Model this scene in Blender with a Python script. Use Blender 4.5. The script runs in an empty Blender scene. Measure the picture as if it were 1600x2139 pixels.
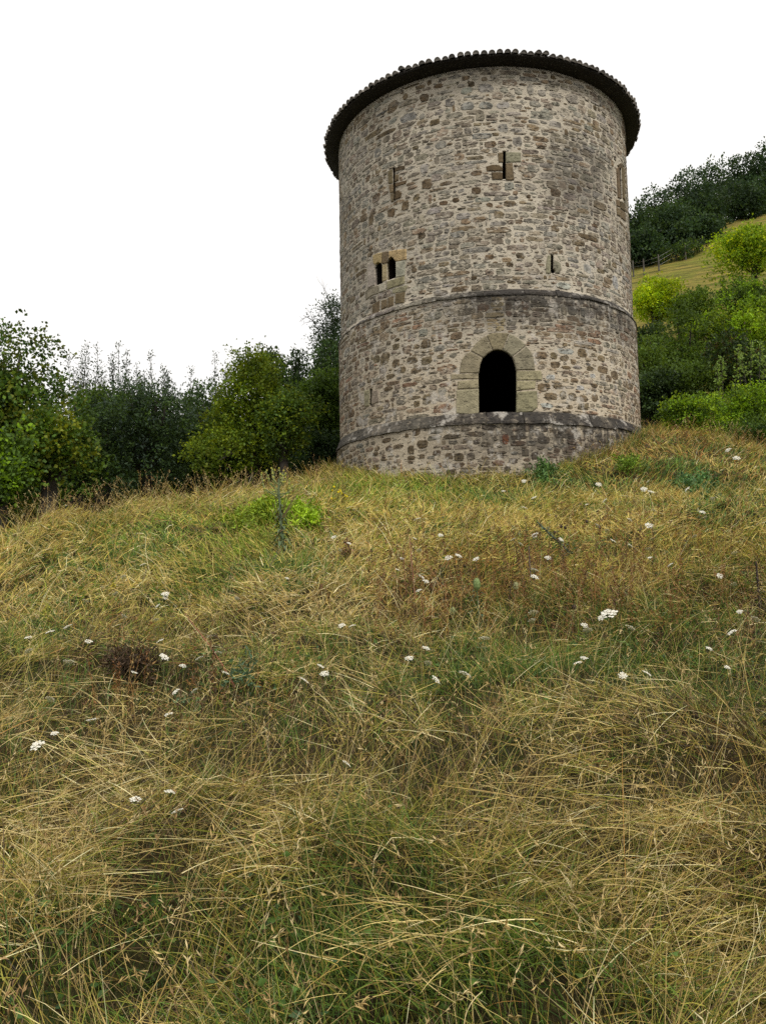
import bpy, bmesh, math, random
import numpy as np
from mathutils import Vector, Matrix
random.seed(7)
rng = np.random.default_rng(11)
sc = bpy.context.scene
COL = sc.collection

# ------------------------------------------------------------------ camera
FPX, PITCH, ROLL = 1706.8, 0.0833, 0.0178           # focal length in photo pixels, radians
IW, IH = 1600.0, 2139.0
_r = np.array([1.0, 0, 0]); _f = np.array([0, math.cos(PITCH), math.sin(PITCH)]); _u = np.array([0, -math.sin(PITCH), math.cos(PITCH)])
CR = _r * math.cos(ROLL) - _u * math.sin(ROLL)
CU = _r * math.sin(ROLL) + _u * math.cos(ROLL)
cam_d = bpy.data.cameras.new('camera'); cam = bpy.data.objects.new('camera', cam_d); COL.objects.link(cam)
cam_d.sensor_fit = 'VERTICAL'; cam_d.sensor_height = 24.0; cam_d.sensor_width = 18.0
cam_d.lens = FPX / IH * 24.0
cam_d.clip_start = 0.05; cam_d.clip_end = 3000
cam.matrix_world = Matrix(((CR[0], CU[0], -_f[0], 0), (CR[1], CU[1], -_f[1], 0), (CR[2], CU[2], -_f[2], 0), (0, 0, 0, 1)))
sc.camera = cam

# ------------------------------------------------------------------ sky, sun, exposure
SUN_EL, SUN_AZ = math.radians(52), math.radians(150)     # azimuth clockwise from +Y
w = bpy.data.worlds.new('World'); sc.world = w; w.use_nodes = True
nt = w.node_tree; nt.nodes.clear()
out = nt.nodes.new('ShaderNodeOutputWorld'); mixs = nt.nodes.new('ShaderNodeMixShader')
sky = nt.nodes.new('ShaderNodeTexSky'); sky.sky_type = 'NISHITA'; sky.sun_disc = False
sky.sun_elevation = SUN_EL; sky.sun_rotation = SUN_AZ
b1 = nt.nodes.new('ShaderNodeBackground'); b1.inputs[1].default_value = 0.10
b2 = nt.nodes.new('ShaderNodeBackground'); b2.inputs[0].default_value = (1.0, 0.985, 0.965, 1); b2.inputs[1].default_value = 0.93
tc = nt.nodes.new('ShaderNodeTexCoord'); nz = nt.nodes.new('ShaderNodeTexNoise'); nz.inputs['Scale'].default_value = 2.2; nz.inputs['Detail'].default_value = 5
mr = nt.nodes.new('ShaderNodeMapRange'); mr.inputs[1].default_value = 0.3; mr.inputs[2].default_value = 0.5; mr.inputs[3].default_value = 0.82; mr.inputs[4].default_value = 1.0
L = nt.links.new
L(tc.outputs['Generated'], nz.inputs['Vector']); L(nz.outputs[0], mr.inputs[0]); L(mr.outputs[0], mixs.inputs[0])
L(sky.outputs[0], b1.inputs[0]); L(b1.outputs[0], mixs.inputs[1]); L(b2.outputs[0], mixs.inputs[2]); L(mixs.outputs[0], out.inputs[0])
sd = bpy.data.lights.new('sun', 'SUN'); sd.energy = 2.5; sd.angle = math.radians(12); sd.color = (1.0, 0.95, 0.86)
sun = bpy.data.objects.new('sun', sd); COL.objects.link(sun)
_sv = Vector((math.sin(SUN_AZ) * math.cos(SUN_EL), math.cos(SUN_AZ) * math.cos(SUN_EL), math.sin(SUN_EL)))
sun.rotation_euler = _sv.to_track_quat('Z', 'Y').to_euler(); sun.location = (10, -10, 40)
vs = sc.view_settings; vs.view_transform = 'Standard'; vs.look = 'None'; vs.exposure = 0.2; vs.gamma = 1.0; vs.use_curve_mapping = False
sc.render.engine = 'CYCLES'
cy = sc.cycles
cy.max_bounces = 6; cy.diffuse_bounces = 3; cy.glossy_bounces = 1; cy.transmission_bounces = 3; cy.transparent_max_bounces = 4
cy.use_denoising = False
cy.use_adaptive_sampling = False
sc.render.filter_size = 1.2

# ------------------------------------------------------------------ helpers
def ray(px, py):
    a = (px - IW / 2) / FPX; b = (IH / 2 - py) / FPX
    return _f + CR * a + CU * b
def at(px, py, y):                     # the world point seen at a photo pixel at depth y (metres north of the camera)
    d = ray(px, py); return d * (y / d[1])
def hash2(ix, iy, seed):
    h = (ix.astype(np.int64) * 374761393 + iy.astype(np.int64) * 668265263 + seed * 974634777) & 0xffffffff
    h = ((h ^ (h >> 13)) * 1274126177) & 0xffffffff
    return ((h ^ (h >> 16)) & 0xffff) / 65535.0
def vnoise(x, y, seed=0):              # value noise 0..1
    x = np.asarray(x, float); y = np.asarray(y, float)
    ix = np.floor(x); iy = np.floor(y); fx = x - ix; fy = y - iy
    fx = fx * fx * (3 - 2 * fx); fy = fy * fy * (3 - 2 * fy)
    a = hash2(ix, iy, seed); b = hash2(ix + 1, iy, seed); c = hash2(ix, iy + 1, seed); d = hash2(ix + 1, iy + 1, seed)
    return (a * (1 - fx) + b * fx) * (1 - fy) + (c * (1 - fx) + d * fx) * fy
def fbm(x, y, seed=0, o=3):
    s = 0; a = 0.5; t = 0
    for k in range(o):
        s = s + a * vnoise(x * 2 ** k, y * 2 ** k, seed + 17 * k); t += a; a *= 0.5
    return s / t
def sstep(a, b, x):
    t = np.clip((np.asarray(x) - a) / (b - a), 0, 1); return t * t * (3 - 2 * t)

def mesh_np(name, V, F, col=None, smooth=False):
    """V (n,3), F (m,k) with a fixed corner count; col (n,3) linear colour per vertex"""
    V = np.ascontiguousarray(V, np.float32); F = np.ascontiguousarray(F, np.int32)
    me = bpy.data.meshes.new(name)
    n, (m, k) = len(V), F.shape
    me.vertices.add(n); me.vertices.foreach_set('co', V.ravel())
    me.loops.add(m * k); me.loops.foreach_set('vertex_index', F.ravel())
    me.polygons.add(m); me.polygons.foreach_set('loop_start', np.arange(0, m * k, k, dtype=np.int32))
    if smooth: me.polygons.foreach_set('use_smooth', np.ones(m, bool))
    if col is not None: set_col(me, col)
    me.update(calc_edges=True); me.validate()
    return me
def set_col(me, col):
    c = np.ones((len(me.vertices), 4), np.float32); c[:, :3] = col
    a = me.color_attributes.new('Col', 'FLOAT_COLOR', 'POINT'); a.data.foreach_set('color', c.ravel())
def obj(name, me, mat, parent=None, loc=(0, 0, 0)):
    o = bpy.data.objects.new(name, me); COL.objects.link(o)
    if mat is not None and len(me.materials) == 0: me.materials.append(mat)
    o.location = loc
    if parent is not None: o.parent = parent
    return o
def tag(o, label=None, cat=None, group=None, kind=None):
    if label: o['label'] = label
    if cat: o['category'] = cat
    if group: o['group'] = group
    if kind: o['kind'] = kind
    return o
def empty(name, loc, label, cat, group=None):
    o = bpy.data.objects.new(name, None); COL.objects.link(o); o.location = loc; o.empty_display_size = 0.3
    return tag(o, label, cat, group)
class MB:                                # collects polygons with a colour each, builds ONE mesh
    def __init__(s): s.v = []; s.f = []; s.c = []
    def add(s, v, f, c=(0.5, 0.5, 0.5)):
        b = len(s.v); s.v += [tuple(p) for p in v]; s.f += [tuple(i + b for i in q) for q in f]
        s.c += [tuple(c)] * len(v)
    def tube(s, pts, rad, n=5, c=(0.1, 0.08, 0.06)):
        pts = [np.array(p, float) for p in pts]; rad = list(rad); ring = []
        for i, p in enumerate(pts):
            d = pts[min(i + 1, len(pts) - 1)] - pts[max(i - 1, 0)]; d = d / (np.linalg.norm(d) + 1e-9)
            a = np.cross(d, (0.31, 0.2, 0.93) if abs(d[2]) < 0.9 else (1, 0, 0)); a /= np.linalg.norm(a); b = np.cross(d, a)
            ring += [p + rad[i] * (a * math.cos(6.2832 * k / n) + b * math.sin(6.2832 * k / n)) for k in range(n)]
        f = [(i * n + k, i * n + (k + 1) % n, (i + 1) * n + (k + 1) % n, (i + 1) * n + k) for i in range(len(pts) - 1) for k in range(n)]
        f.append(tuple(range((len(pts) - 1) * n, len(pts) * n)))
        s.add(ring, f, c)
    def leaf(s, p, d, ln, wd, up=(0, 0, 1), c=(0.05, 0.1, 0.03), droop=0.25):
        p = np.array(p, float); d = np.array(d, float); d /= np.linalg.norm(d) + 1e-9
        sd_ = np.cross(d, up); sd_ = sd_ / (np.linalg.norm(sd_) + 1e-9)
        q = p + d * ln * 0.5; e = p + d * ln - np.array(up) * ln * droop
        k = np.array(up) * wd * 0.25
        s.add([p, q + sd_ * wd / 2 + k, e, q - sd_ * wd / 2 + k, q], [(0, 1, 4), (1, 2, 4), (2, 3, 4), (3, 0, 4)], c)
    def blob(s, p, rx, rz, c, n=6, m=3):
        v = []; f = []
        for i in range(1, m + 1):
            t = math.pi * i / (m + 1)
            for k in range(n): v.append((p[0] + rx * math.sin(t) * math.cos(6.2832 * k / n), p[1] + rx * math.sin(t) * math.sin(6.2832 * k / n), p[2] + rz * math.cos(t)))
        v += [(p[0], p[1], p[2] + rz), (p[0], p[1], p[2] - rz)]; a, b = len(v) - 2, len(v) - 1
        for i in range(m - 1):
            for k in range(n): f.append((i * n + k, (i + 1) * n + k, (i + 1) * n + (k + 1) % n, i * n + (k + 1) % n))
        for k in range(n): f.append((a, k, (k + 1) % n)); f.append((b, (m - 1) * n + (k + 1) % n, (m - 1) * n + k))
        s.add(v, f, c)
    def build(s, name, mat, parent=None, loc=(0, 0, 0), smooth=False):
        me = bpy.data.meshes.new(name); me.from_pydata(s.v, [], s.f); set_col(me, np.array(s.c))
        if smooth: me.polygons.foreach_set('use_smooth', np.ones(len(me.polygons), bool))
        me.update(); return obj(name, me, mat, parent, loc)

# ------------------------------------------------------------------ materials
def new_mat(name):
    m = bpy.data.materials.new(name); m.use_nodes = True; t = m.node_tree; t.nodes.clear()
    o = t.nodes.new('ShaderNodeOutputMaterial'); return m, t, o
class NT:
    def __init__(s, t): s.t = t
    def n(s, typ, **kw):
        x = s.t.nodes.new(typ)
        for k, v in kw.items(): setattr(x, k, v)
        return x
    def link(s, a, b): s.t.links.new(a, b)
    def val(s, sock, v):
        if hasattr(v, 'is_linked') or isinstance(v, bpy.types.NodeSocket): s.t.links.new(v, sock)
        else: sock.default_value = v
    def math(s, op, a, b=0.0, clamp=False):
        x = s.n('ShaderNodeMath', operation=op, use_clamp=clamp); s.val(x.inputs[0], a); s.val(x.inputs[1], b); return x.outputs[0]
    def mixc(s, fac, a, b, mode='MIX'):
        x = s.n('ShaderNodeMix', data_type='RGBA', blend_type=mode); s.val(x.inputs[0], fac); s.val(x.inputs[6], a); s.val(x.inputs[7], b); return x.outputs[2]
    def noise(s, vec, scale, detail=4, rough=0.55):
        x = s.n('ShaderNodeTexNoise'); s.link(vec, x.inputs['Vector']); x.inputs['Scale'].default_value = scale; x.inputs['Detail'].default_value = detail; x.inputs['Roughness'].default_value = rough; return x.outputs[0]
    def rng(s, v, a, b, c=0.0, d=1.0):
        x = s.n('ShaderNodeMapRange', interpolation_type='SMOOTHSTEP'); s.val(x.inputs[0], v)
        for i, q in enumerate((a, b, c, d)): x.inputs[i + 1].default_value = q
        return x.outputs[0]
    def scalev(s, vec, xyz):
        x = s.n('ShaderNodeVectorMath', operation='MULTIPLY'); s.link(vec, x.inputs[0]); x.inputs[1].default_value = xyz; return x.outputs[0]

def leaf_mat(name, trans=0.35, rough=0.6, var=0.25, spec=0.25):
    m, t, o = new_mat(name); N = NT(t)
    at_ = N.n('ShaderNodeAttribute', attribute_name='Col')
    pos = N.n('ShaderNodeNewGeometry').outputs['Position']
    v = N.rng(N.noise(pos, 3.0, 3), 0.25, 0.75, 1 - var, 1 + var)
    hs = N.n('ShaderNodeHueSaturation'); N.link(at_.outputs['Color'], hs.inputs['Color']); N.link(v, hs.inputs['Value'])
    p = N.n('ShaderNodeBsdfPrincipled'); N.link(hs.outputs[0], p.inputs['Base Color']); p.inputs['Roughness'].default_value = rough; p.inputs['Specular IOR Level'].default_value = spec
    if trans > 0:
        tr = N.n('ShaderNodeBsdfTranslucent'); N.link(N.mixc(1.0, hs.outputs[0], (1.25, 1.15, 0.6, 1), 'MULTIPLY'), tr.inputs[0])
        mx = N.n('ShaderNodeMixShader'); mx.inputs[0].default_value = trans; N.link(p.outputs[0], mx.inputs[1]); N.link(tr.outputs[0], mx.inputs[2]); N.link(mx.outputs[0], o.inputs[0])
    else: N.link(p.outputs[0], o.inputs[0])
    return m
M_LEAF = leaf_mat('leaf', 0.4)
M_GRASS = leaf_mat('grass_blade', 0.12, 0.55, 0.15, 0.2)
M_PLANT = leaf_mat('plant', 0.2)
M_PETAL = leaf_mat('petal', 0.25, 0.7, 0.03)
M_BARK = leaf_mat('bark', 0.0, 0.9, 0.4, 0.1)

# ------------------------------------------------------------------ tower geometry constants (from a least squares fit to the photo)
DT, AZ = 25.678, 0.1295
TC = np.array([DT * math.sin(AZ), DT * math.cos(AZ)])
N0 = np.array([-math.sin(AZ), -math.cos(AZ)]); E0 = np.array([math.cos(AZ), -math.sin(AZ)])
ZL, ZM, ZT, ZE = 4.282, 7.549, 13.70, 13.895
R_UP, R_LO, R_PL, R_EAVE = 4.533, 4.612, 4.715, 4.985
ZBASE = 1.2
def cyl(th, r, z):
    th = np.asarray(th, float); r = np.asarray(r, float)
    x = TC[0] + r * (np.cos(th) * N0[0] + np.sin(th) * E0[0]); y = TC[1] + r * (np.cos(th) * N0[1] + np.sin(th) * E0[1])
    return np.stack(np.broadcast_arrays(x, y, z), -1)
def tiltm(th): return 0.0135 * R_UP * np.sin(th)      # the old string courses are not quite level
def tiltl(th): return -0.0058 * R_LO * np.sin(th)
def pix2cyl(px, py, R):                # where the sight line through a pixel meets the drum: (theta, z)
    d = ray(px, py); a = d[0] ** 2 + d[1] ** 2; b = -2 * (d[0] * TC[0] + d[1] * TC[1]); c = TC @ TC - R * R
    disc = b * b - 4 * a * c
    t = (-b - math.sqrt(max(disc, 0))) / (2 * a); p = d * t
    q = p[:2] - TC; return math.atan2(q @ E0, q @ N0), p[2]
def wall_r(z, th=0.0):
    zm = ZM + tiltm(th); zl = ZL + tiltl(th)
    return np.where(z > zm - 0.08, R_UP, np.where(z > zl - 0.1, R_LO, R_PL))

# ------------------------------------------------------------------ terrain
CTRL = []
def gp(px, py, y): CTRL.append(tuple(at(px, py, y)))
for x in (-3, -1, 1, 3): CTRL.append((x, 0, -1.55 + 0.02 * x))
for x in (-3, 0, 3): CTRL.append((x, -4, -1.95))
for x in (-2.4, 0, 2.4): CTRL.append((x, 3, -1.27 + 0.03 * x))
for x in (-4, 0, 4): CTRL.append((x, 6, -0.80 + 0.035 * x))
for x in (-5.5, 0, 5.5): CTRL.append((x, 10, -0.02 + 0.05 * x))
CTRL += [(0.3, 14, 0.88), (7.2, 14, 1.35), (0.6, 18, 1.85)]
gp(10, 1150, 12.5); gp(100, 1098, 14.5); gp(330, 1072, 16.5); gp(500, 1052, 18.5); gp(620, 1030, 21); gp(690, 995, 24.5)
gp(800, 1005, 21.8); gp(950, 1006, 20.9); gp(1060, 1002, 20.9); gp(1120, 985, 21.1); gp(1195, 950, 21.9); gp(1335, 908, 25.3)
gp(1450, 912, 25); gp(1590, 965, 21); gp(1560, 1060, 16.5); gp(1400, 1010, 18.5)
CTRL += [(-12, 16, -1.2), (-9, 22, -0.8), (-5.5, 28, 0.9), (-14, 30, -2.0), (3.3, 25.5, 3.6), (3, 33, 4.0), (12, 32, 3.6), (16, 26, 2.4), (18, 18, 1.2), (14, 10, 0.4), (-12, 8, -1.4), (22, 36, 3.0), (-18, 40, -2.0), (3, 42, 3.5)]
CTRL = np.array(CTRL)
def tps_k(d2): return 0.5 * d2 * np.log(d2 + 1e-9)
def tps_fit(P, lam=0.02):
    n = len(P); d2 = ((P[:, None, :2] - P[None, :, :2]) ** 2).sum(-1)
    A = np.zeros((n + 3, n + 3)); A[:n, :n] = tps_k(d2) + lam * np.eye(n); A[:n, n] = 1; A[:n, n + 1:] = P[:, :2]; A[n:, :n] = A[:n, n:].T
    return np.linalg.solve(A, np.r_[P[:, 2], 0, 0, 0])
TW = tps_fit(CTRL)
def tps_eval(x, y):
    s = TW[-3] + TW[-2] * x + TW[-1] * y
    for (a, b, _), wk in zip(CTRL, TW): s = s + wk * tps_k((x - a) ** 2 + (y - b) ** 2)
    return s
def ground_raw(x, y):
    x = np.asarray(x, float); y = np.asarray(y, float)
    base = tps_eval(np.clip(x, -20, 26), np.clip(y, -5, 44))
    far = -3.0
    k = np.maximum.reduce([sstep(16, 22, -x), sstep(22, 28, x), sstep(38, 46, y), sstep(3, 7, -y) * 0])
    base = base * (1 - k) + far * k
    amp = np.where(y < 20, 1.0, 0.5)
    b = (fbm(x * 0.55 + 3, y * 0.55, 5, 3) - 0.5) * 0.28 + (fbm(x * 1.7, y * 1.7, 9, 2) - 0.5) * 0.34 + (fbm(x * 4.0, y * 4.0, 13, 2) - 0.5) * 0.16
    near = sstep(26, 31, ((x - TC[0]) ** 2 + (y - TC[1]) ** 2) ) * 0 + 1
    return base + b * amp * near * (1 - k)
GX0, GX1, GY0, GY1, GS = -16.0, 22.0, -3.0, 40.0, 0.1
_gx = np.arange(GX0, GX1 + 1e-6, GS); _gy = np.arange(GY0, GY1 + 1e-6, GS)
HG = ground_raw(*np.meshgrid(_gx, _gy))
def H(x, y):
    fx = np.clip((np.asarray(x) - GX0) / GS, 0, len(_gx) - 1.001); fy = np.clip((np.asarray(y) - GY0) / GS, 0, len(_gy) - 1.001)
    ix = fx.astype(int); iy = fy.astype(int); fx = fx - ix; fy = fy - iy
    return (HG[iy, ix] * (1 - fx) + HG[iy, ix + 1] * fx) * (1 - fy) + (HG[iy + 1, ix] * (1 - fx) + HG[iy + 1, ix + 1] * fx) * fy
def ground_hit(px, py, h=0.0, t0=1.5, t1=38.0):      # first point along a sight line that lies h above the ground
    d = ray(px, py); d = d / d[1]
    ts = np.arange(t0, t1, 0.03); z = d[2] * ts - H(d[0] * ts, ts) - h
    i = np.nonzero(z < 0)[0]
    t = ts[i[0]] if len(i) else ts[np.argmin(z)]
    return np.array([d[0] * t, t, float(H(d[0] * t, t))])
# colour and mood patches measured on the photo: (px, py, radius px x, radius px y, kind, strength)
PATCH = [(560, 1090, 90, 40, 'lush', 1.0), (800, 1030, 150, 32, 'lush', 0.9), (350, 1085, 130, 22, 'lush', 0.55), (310, 1165, 150, 45, 'green', 0.8), (1490, 1035, 130, 38, 'green', 0.9), (1560, 1000, 70, 40, 'green', 0.6), (1180, 1030, 80, 30, 'green', 0.7),
         (960, 1035, 160, 22, 'green', 0.8), (1090, 1390, 170, 60, 'green', 0.9), (480, 1430, 90, 40, 'green', 0.7), (170, 1130, 100, 30, 'gold', 0.8), (600, 1280, 150, 55, 'straw', 0.9), (120, 1480, 170, 60, 'straw', 0.9), (290, 1450, 70, 30, 'brown', 0.9),
         (1000, 1240, 170, 60, 'rust', 0.8), (1420, 935, 110, 30, 'rust', 0.7), (1320, 1250, 150, 80, 'gold', 0.6), (250, 1900, 170, 110, 'green', 1.0), (860, 1960, 110, 70, 'green', 0.9), (640, 2000, 120, 90, 'green', 0.8), (1250, 2080, 160, 70, 'green', 0.6), (1480, 2000, 90, 80, 'straw', 0.8),
         (1000, 2060, 200, 60, 'lush', 0.35), (100, 1930, 130, 130, 'straw', 1.0), (640, 1700, 130, 80, 'straw', 0.8), (1080, 1740, 130, 110, 'straw', 0.9), (1400, 1800, 110, 120, 'straw', 0.9), (1280, 1790, 90, 60, 'dark', 1.0), (430, 1590, 140, 45, 'dark', 0.9), (900, 1590, 140, 50, 'dark', 0.8), (1560, 1330, 90, 60, 'dark', 0.8),
         (1180, 1340, 90, 30, 'dark', 0.7), (1500, 1500, 140, 50, 'brown', 0.6), (850, 1870, 60, 40, 'dark', 0.7), (1020, 1480, 160, 40, 'gold', 0.6), (100, 1260, 90, 60, 'green', 0.5), (700, 1150, 60, 30, 'straw', 0.6), (860, 1090, 120, 30, 'gold', 0.7), (1500, 1280, 120, 40, 'green', 0.4), (1200, 1150, 200, 50, 'gold', 0.6), (700, 1400, 160, 60, 'green', 0.7), (250, 1390, 130, 45, 'green', 0.55), (1330, 1420, 150, 40, 'green', 0.6), (880, 1330, 90, 40, 'dark', 0.6), (560, 1200, 110, 35, 'green', 0.5), (1500, 1120, 110, 35, 'green', 0.5), (1150, 1010, 40, 25, 'green', 0.7), (60, 1420, 80, 40, 'dark', 0.6), (1440, 1360, 120, 40, 'dark', 0.6), (1350, 1010, 90, 30, 'rust', 0.5)]
PG = []
for px, py, rx, ry, kd, st in PATCH:
    c = ground_hit(px, py); a = ground_hit(px + rx, py); b = ground_hit(px, py - ry); b2 = ground_hit(px, py + ry)
    PG.append((c[0], c[1], max(abs(a[0] - c[0]), 0.1), max((abs(b[1] - c[1]) + abs(b2[1] - c[1])) / 2, 0.1), kd, st))
def patch(x, y, kd):
    s = np.zeros_like(x)
    for cx, cy_, rx, ry, k, st in PG:
        if k == kd: s = np.maximum(s, st * np.exp(-(((x - cx) / rx) ** 2 + ((y - cy_) / ry) ** 2)))
    return s
def hollow(x, y): return sstep(0.48, 0.58, fbm(x * 1.15 + 31, y * 1.2 + 7, 91, 3)) * sstep(11, 8, y)
_patch0 = patch
def patch(x, y, kd):
    p_ = _patch0(x, y, kd)
    return np.maximum(p_, 0.75 * hollow(x, y)) if kd == 'dark' else p_
HG += 0.10 * (patch(*np.meshgrid(_gx, _gy), 'straw')) - 0.30 * patch(*np.meshgrid(_gx, _gy), 'dark') - 0.06 * patch(*np.meshgrid(_gx, _gy), 'green')
def hill_z(x, y):
    x = np.asarray(x, float); y = np.asarray(y, float)
    yy = np.where(y < 82, y, 82 + (y - 82) * 0.25)
    plane = 21 + 0.53 * (yy - 60) + 0.25 * (np.clip(x, -100, 60) - 21)
    left = 0.6 + 0.07 * (np.minimum(y, 90) - 30)
    k = sstep(-3, 18, x - 0.05 * (y - 40))
    z = left * (1 - k) + plane * k
    z = z + (fbm(x * 0.12, y * 0.12, 31, 3) - 0.5) * 1.0
    return np.where(y > 140, z - (y - 140) * 0.05, z)

# nonuniform ground sheet to the horizon
def axis(lo, d0, d1, hi, step, nfar):
    a = np.arange(d0, d1 + 1e-6, step); g = np.geomspace(1, 1 + max(abs(lo - d0), 1), nfar) - 1; h = np.geomspace(1, 1 + abs(hi - d1), nfar) - 1
    return np.unique(np.r_[d0 - g, a, d1 + h])
def grid_mesh(name, X, Y, fn, col=None):
    gx, gy = np.meshgrid(X, Y); z = fn(gx, gy); V = np.stack([gx, gy, z], -1).reshape(-1, 3)
    nx, ny = len(X), len(Y); i = np.arange(nx * ny).reshape(ny, nx)
    F = np.stack([i[:-1, :-1], i[:-1, 1:], i[1:, 1:], i[1:, :-1]], -1).reshape(-1, 4)
    return mesh_np(name, V, F, smooth=True)
def gfun(x, y):
    inside = (x > GX0) & (x < GX1) & (y > GY0) & (y < GY1)
    return np.where(inside, H(x, y), ground_raw(x, y))
def ground_mat():
    m, t, o = new_mat('thatch_soil'); N = NT(t); pos = N.n('ShaderNodeNewGeometry').outputs['Position']
    a = N.noise(pos, 1.3, 4); b = N.noise(pos, 14, 5, 0.7); c = N.noise(N.scalev(pos, (60, 22, 22)), 1, 4, 0.7)
    col = N.mixc(N.rng(a, 0.4, 0.62), (0.055, 0.042, 0.018, 1), (0.032, 0.042, 0.012, 1))
    col = N.mixc(N.rng(b, 0.4, 0.7), col, (0.035, 0.026, 0.012, 1)); col = N.mixc(N.rng(c, 0.55, 0.72, 0, 0.8), col, (0.17, 0.13, 0.05, 1))
    p = N.n('ShaderNodeBsdfPrincipled'); N.link(col, p.inputs['Base Color']); p.inputs['Roughness'].default_value = 0.95; p.inputs['Specular IOR Level'].default_value = 0.1
    bp = N.n('ShaderNodeBump'); bp.inputs['Strength'].default_value = 0.9; bp.inputs['Distance'].default_value = 0.06; N.link(c, bp.inputs['Height']); N.link(bp.outputs[0], p.inputs['Normal'])
    N.link(p.outputs[0], o.inputs[0]); return m
def hill_mat():
    m, t, o = new_mat('hill_pasture'); N = NT(t); pos = N.n('ShaderNodeNewGeometry').outputs['Position']
    a = N.noise(pos, 0.35, 5, 0.65); b = N.noise(N.scalev(pos, (0.22, 0.22, 2.6)), 1.3, 6, 0.72); c = N.noise(pos, 5, 4, 0.7)
    col = N.mixc(N.rng(a, 0.35, 0.65), (0.26, 0.20, 0.05, 1), (0.165, 0.17, 0.03, 1))
    col = N.mixc(N.rng(b, 0.48, 0.60, 0, 0.9), col, (0.075, 0.075, 0.02, 1)); col = N.mixc(N.rng(c, 0.5, 0.8, 0, 0.5), col, (0.3, 0.22, 0.09, 1))
    p = N.n('ShaderNodeBsdfPrincipled'); N.link(col, p.inputs['Base Color']); p.inputs['Roughness'].default_value = 0.95; p.inputs['Specular IOR Level'].default_value = 0.1
    bp = N.n('ShaderNodeBump'); bp.inputs['Strength'].default_value = 1.0; bp.inputs['Distance'].default_value = 0.5; N.link(b, bp.inputs['Height']); N.link(bp.outputs[0], p.inputs['Normal'])
    N.link(p.outputs[0], o.inputs[0]); return m
g = obj('ground', grid_mesh('ground', axis(-600, -10, 13, 600, 0.14, 26), axis(-200, -1, 30, 900, 0.14, 26), gfun), ground_mat())
tag(g, kind='structure')
hl = obj('hill', grid_mesh('hill', axis(-500, -40, 70, 600, 0.8, 20), axis(24, 28, 100, 800, 0.8, 20), hill_z), hill_mat())
tag(hl, kind='structure')

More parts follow.
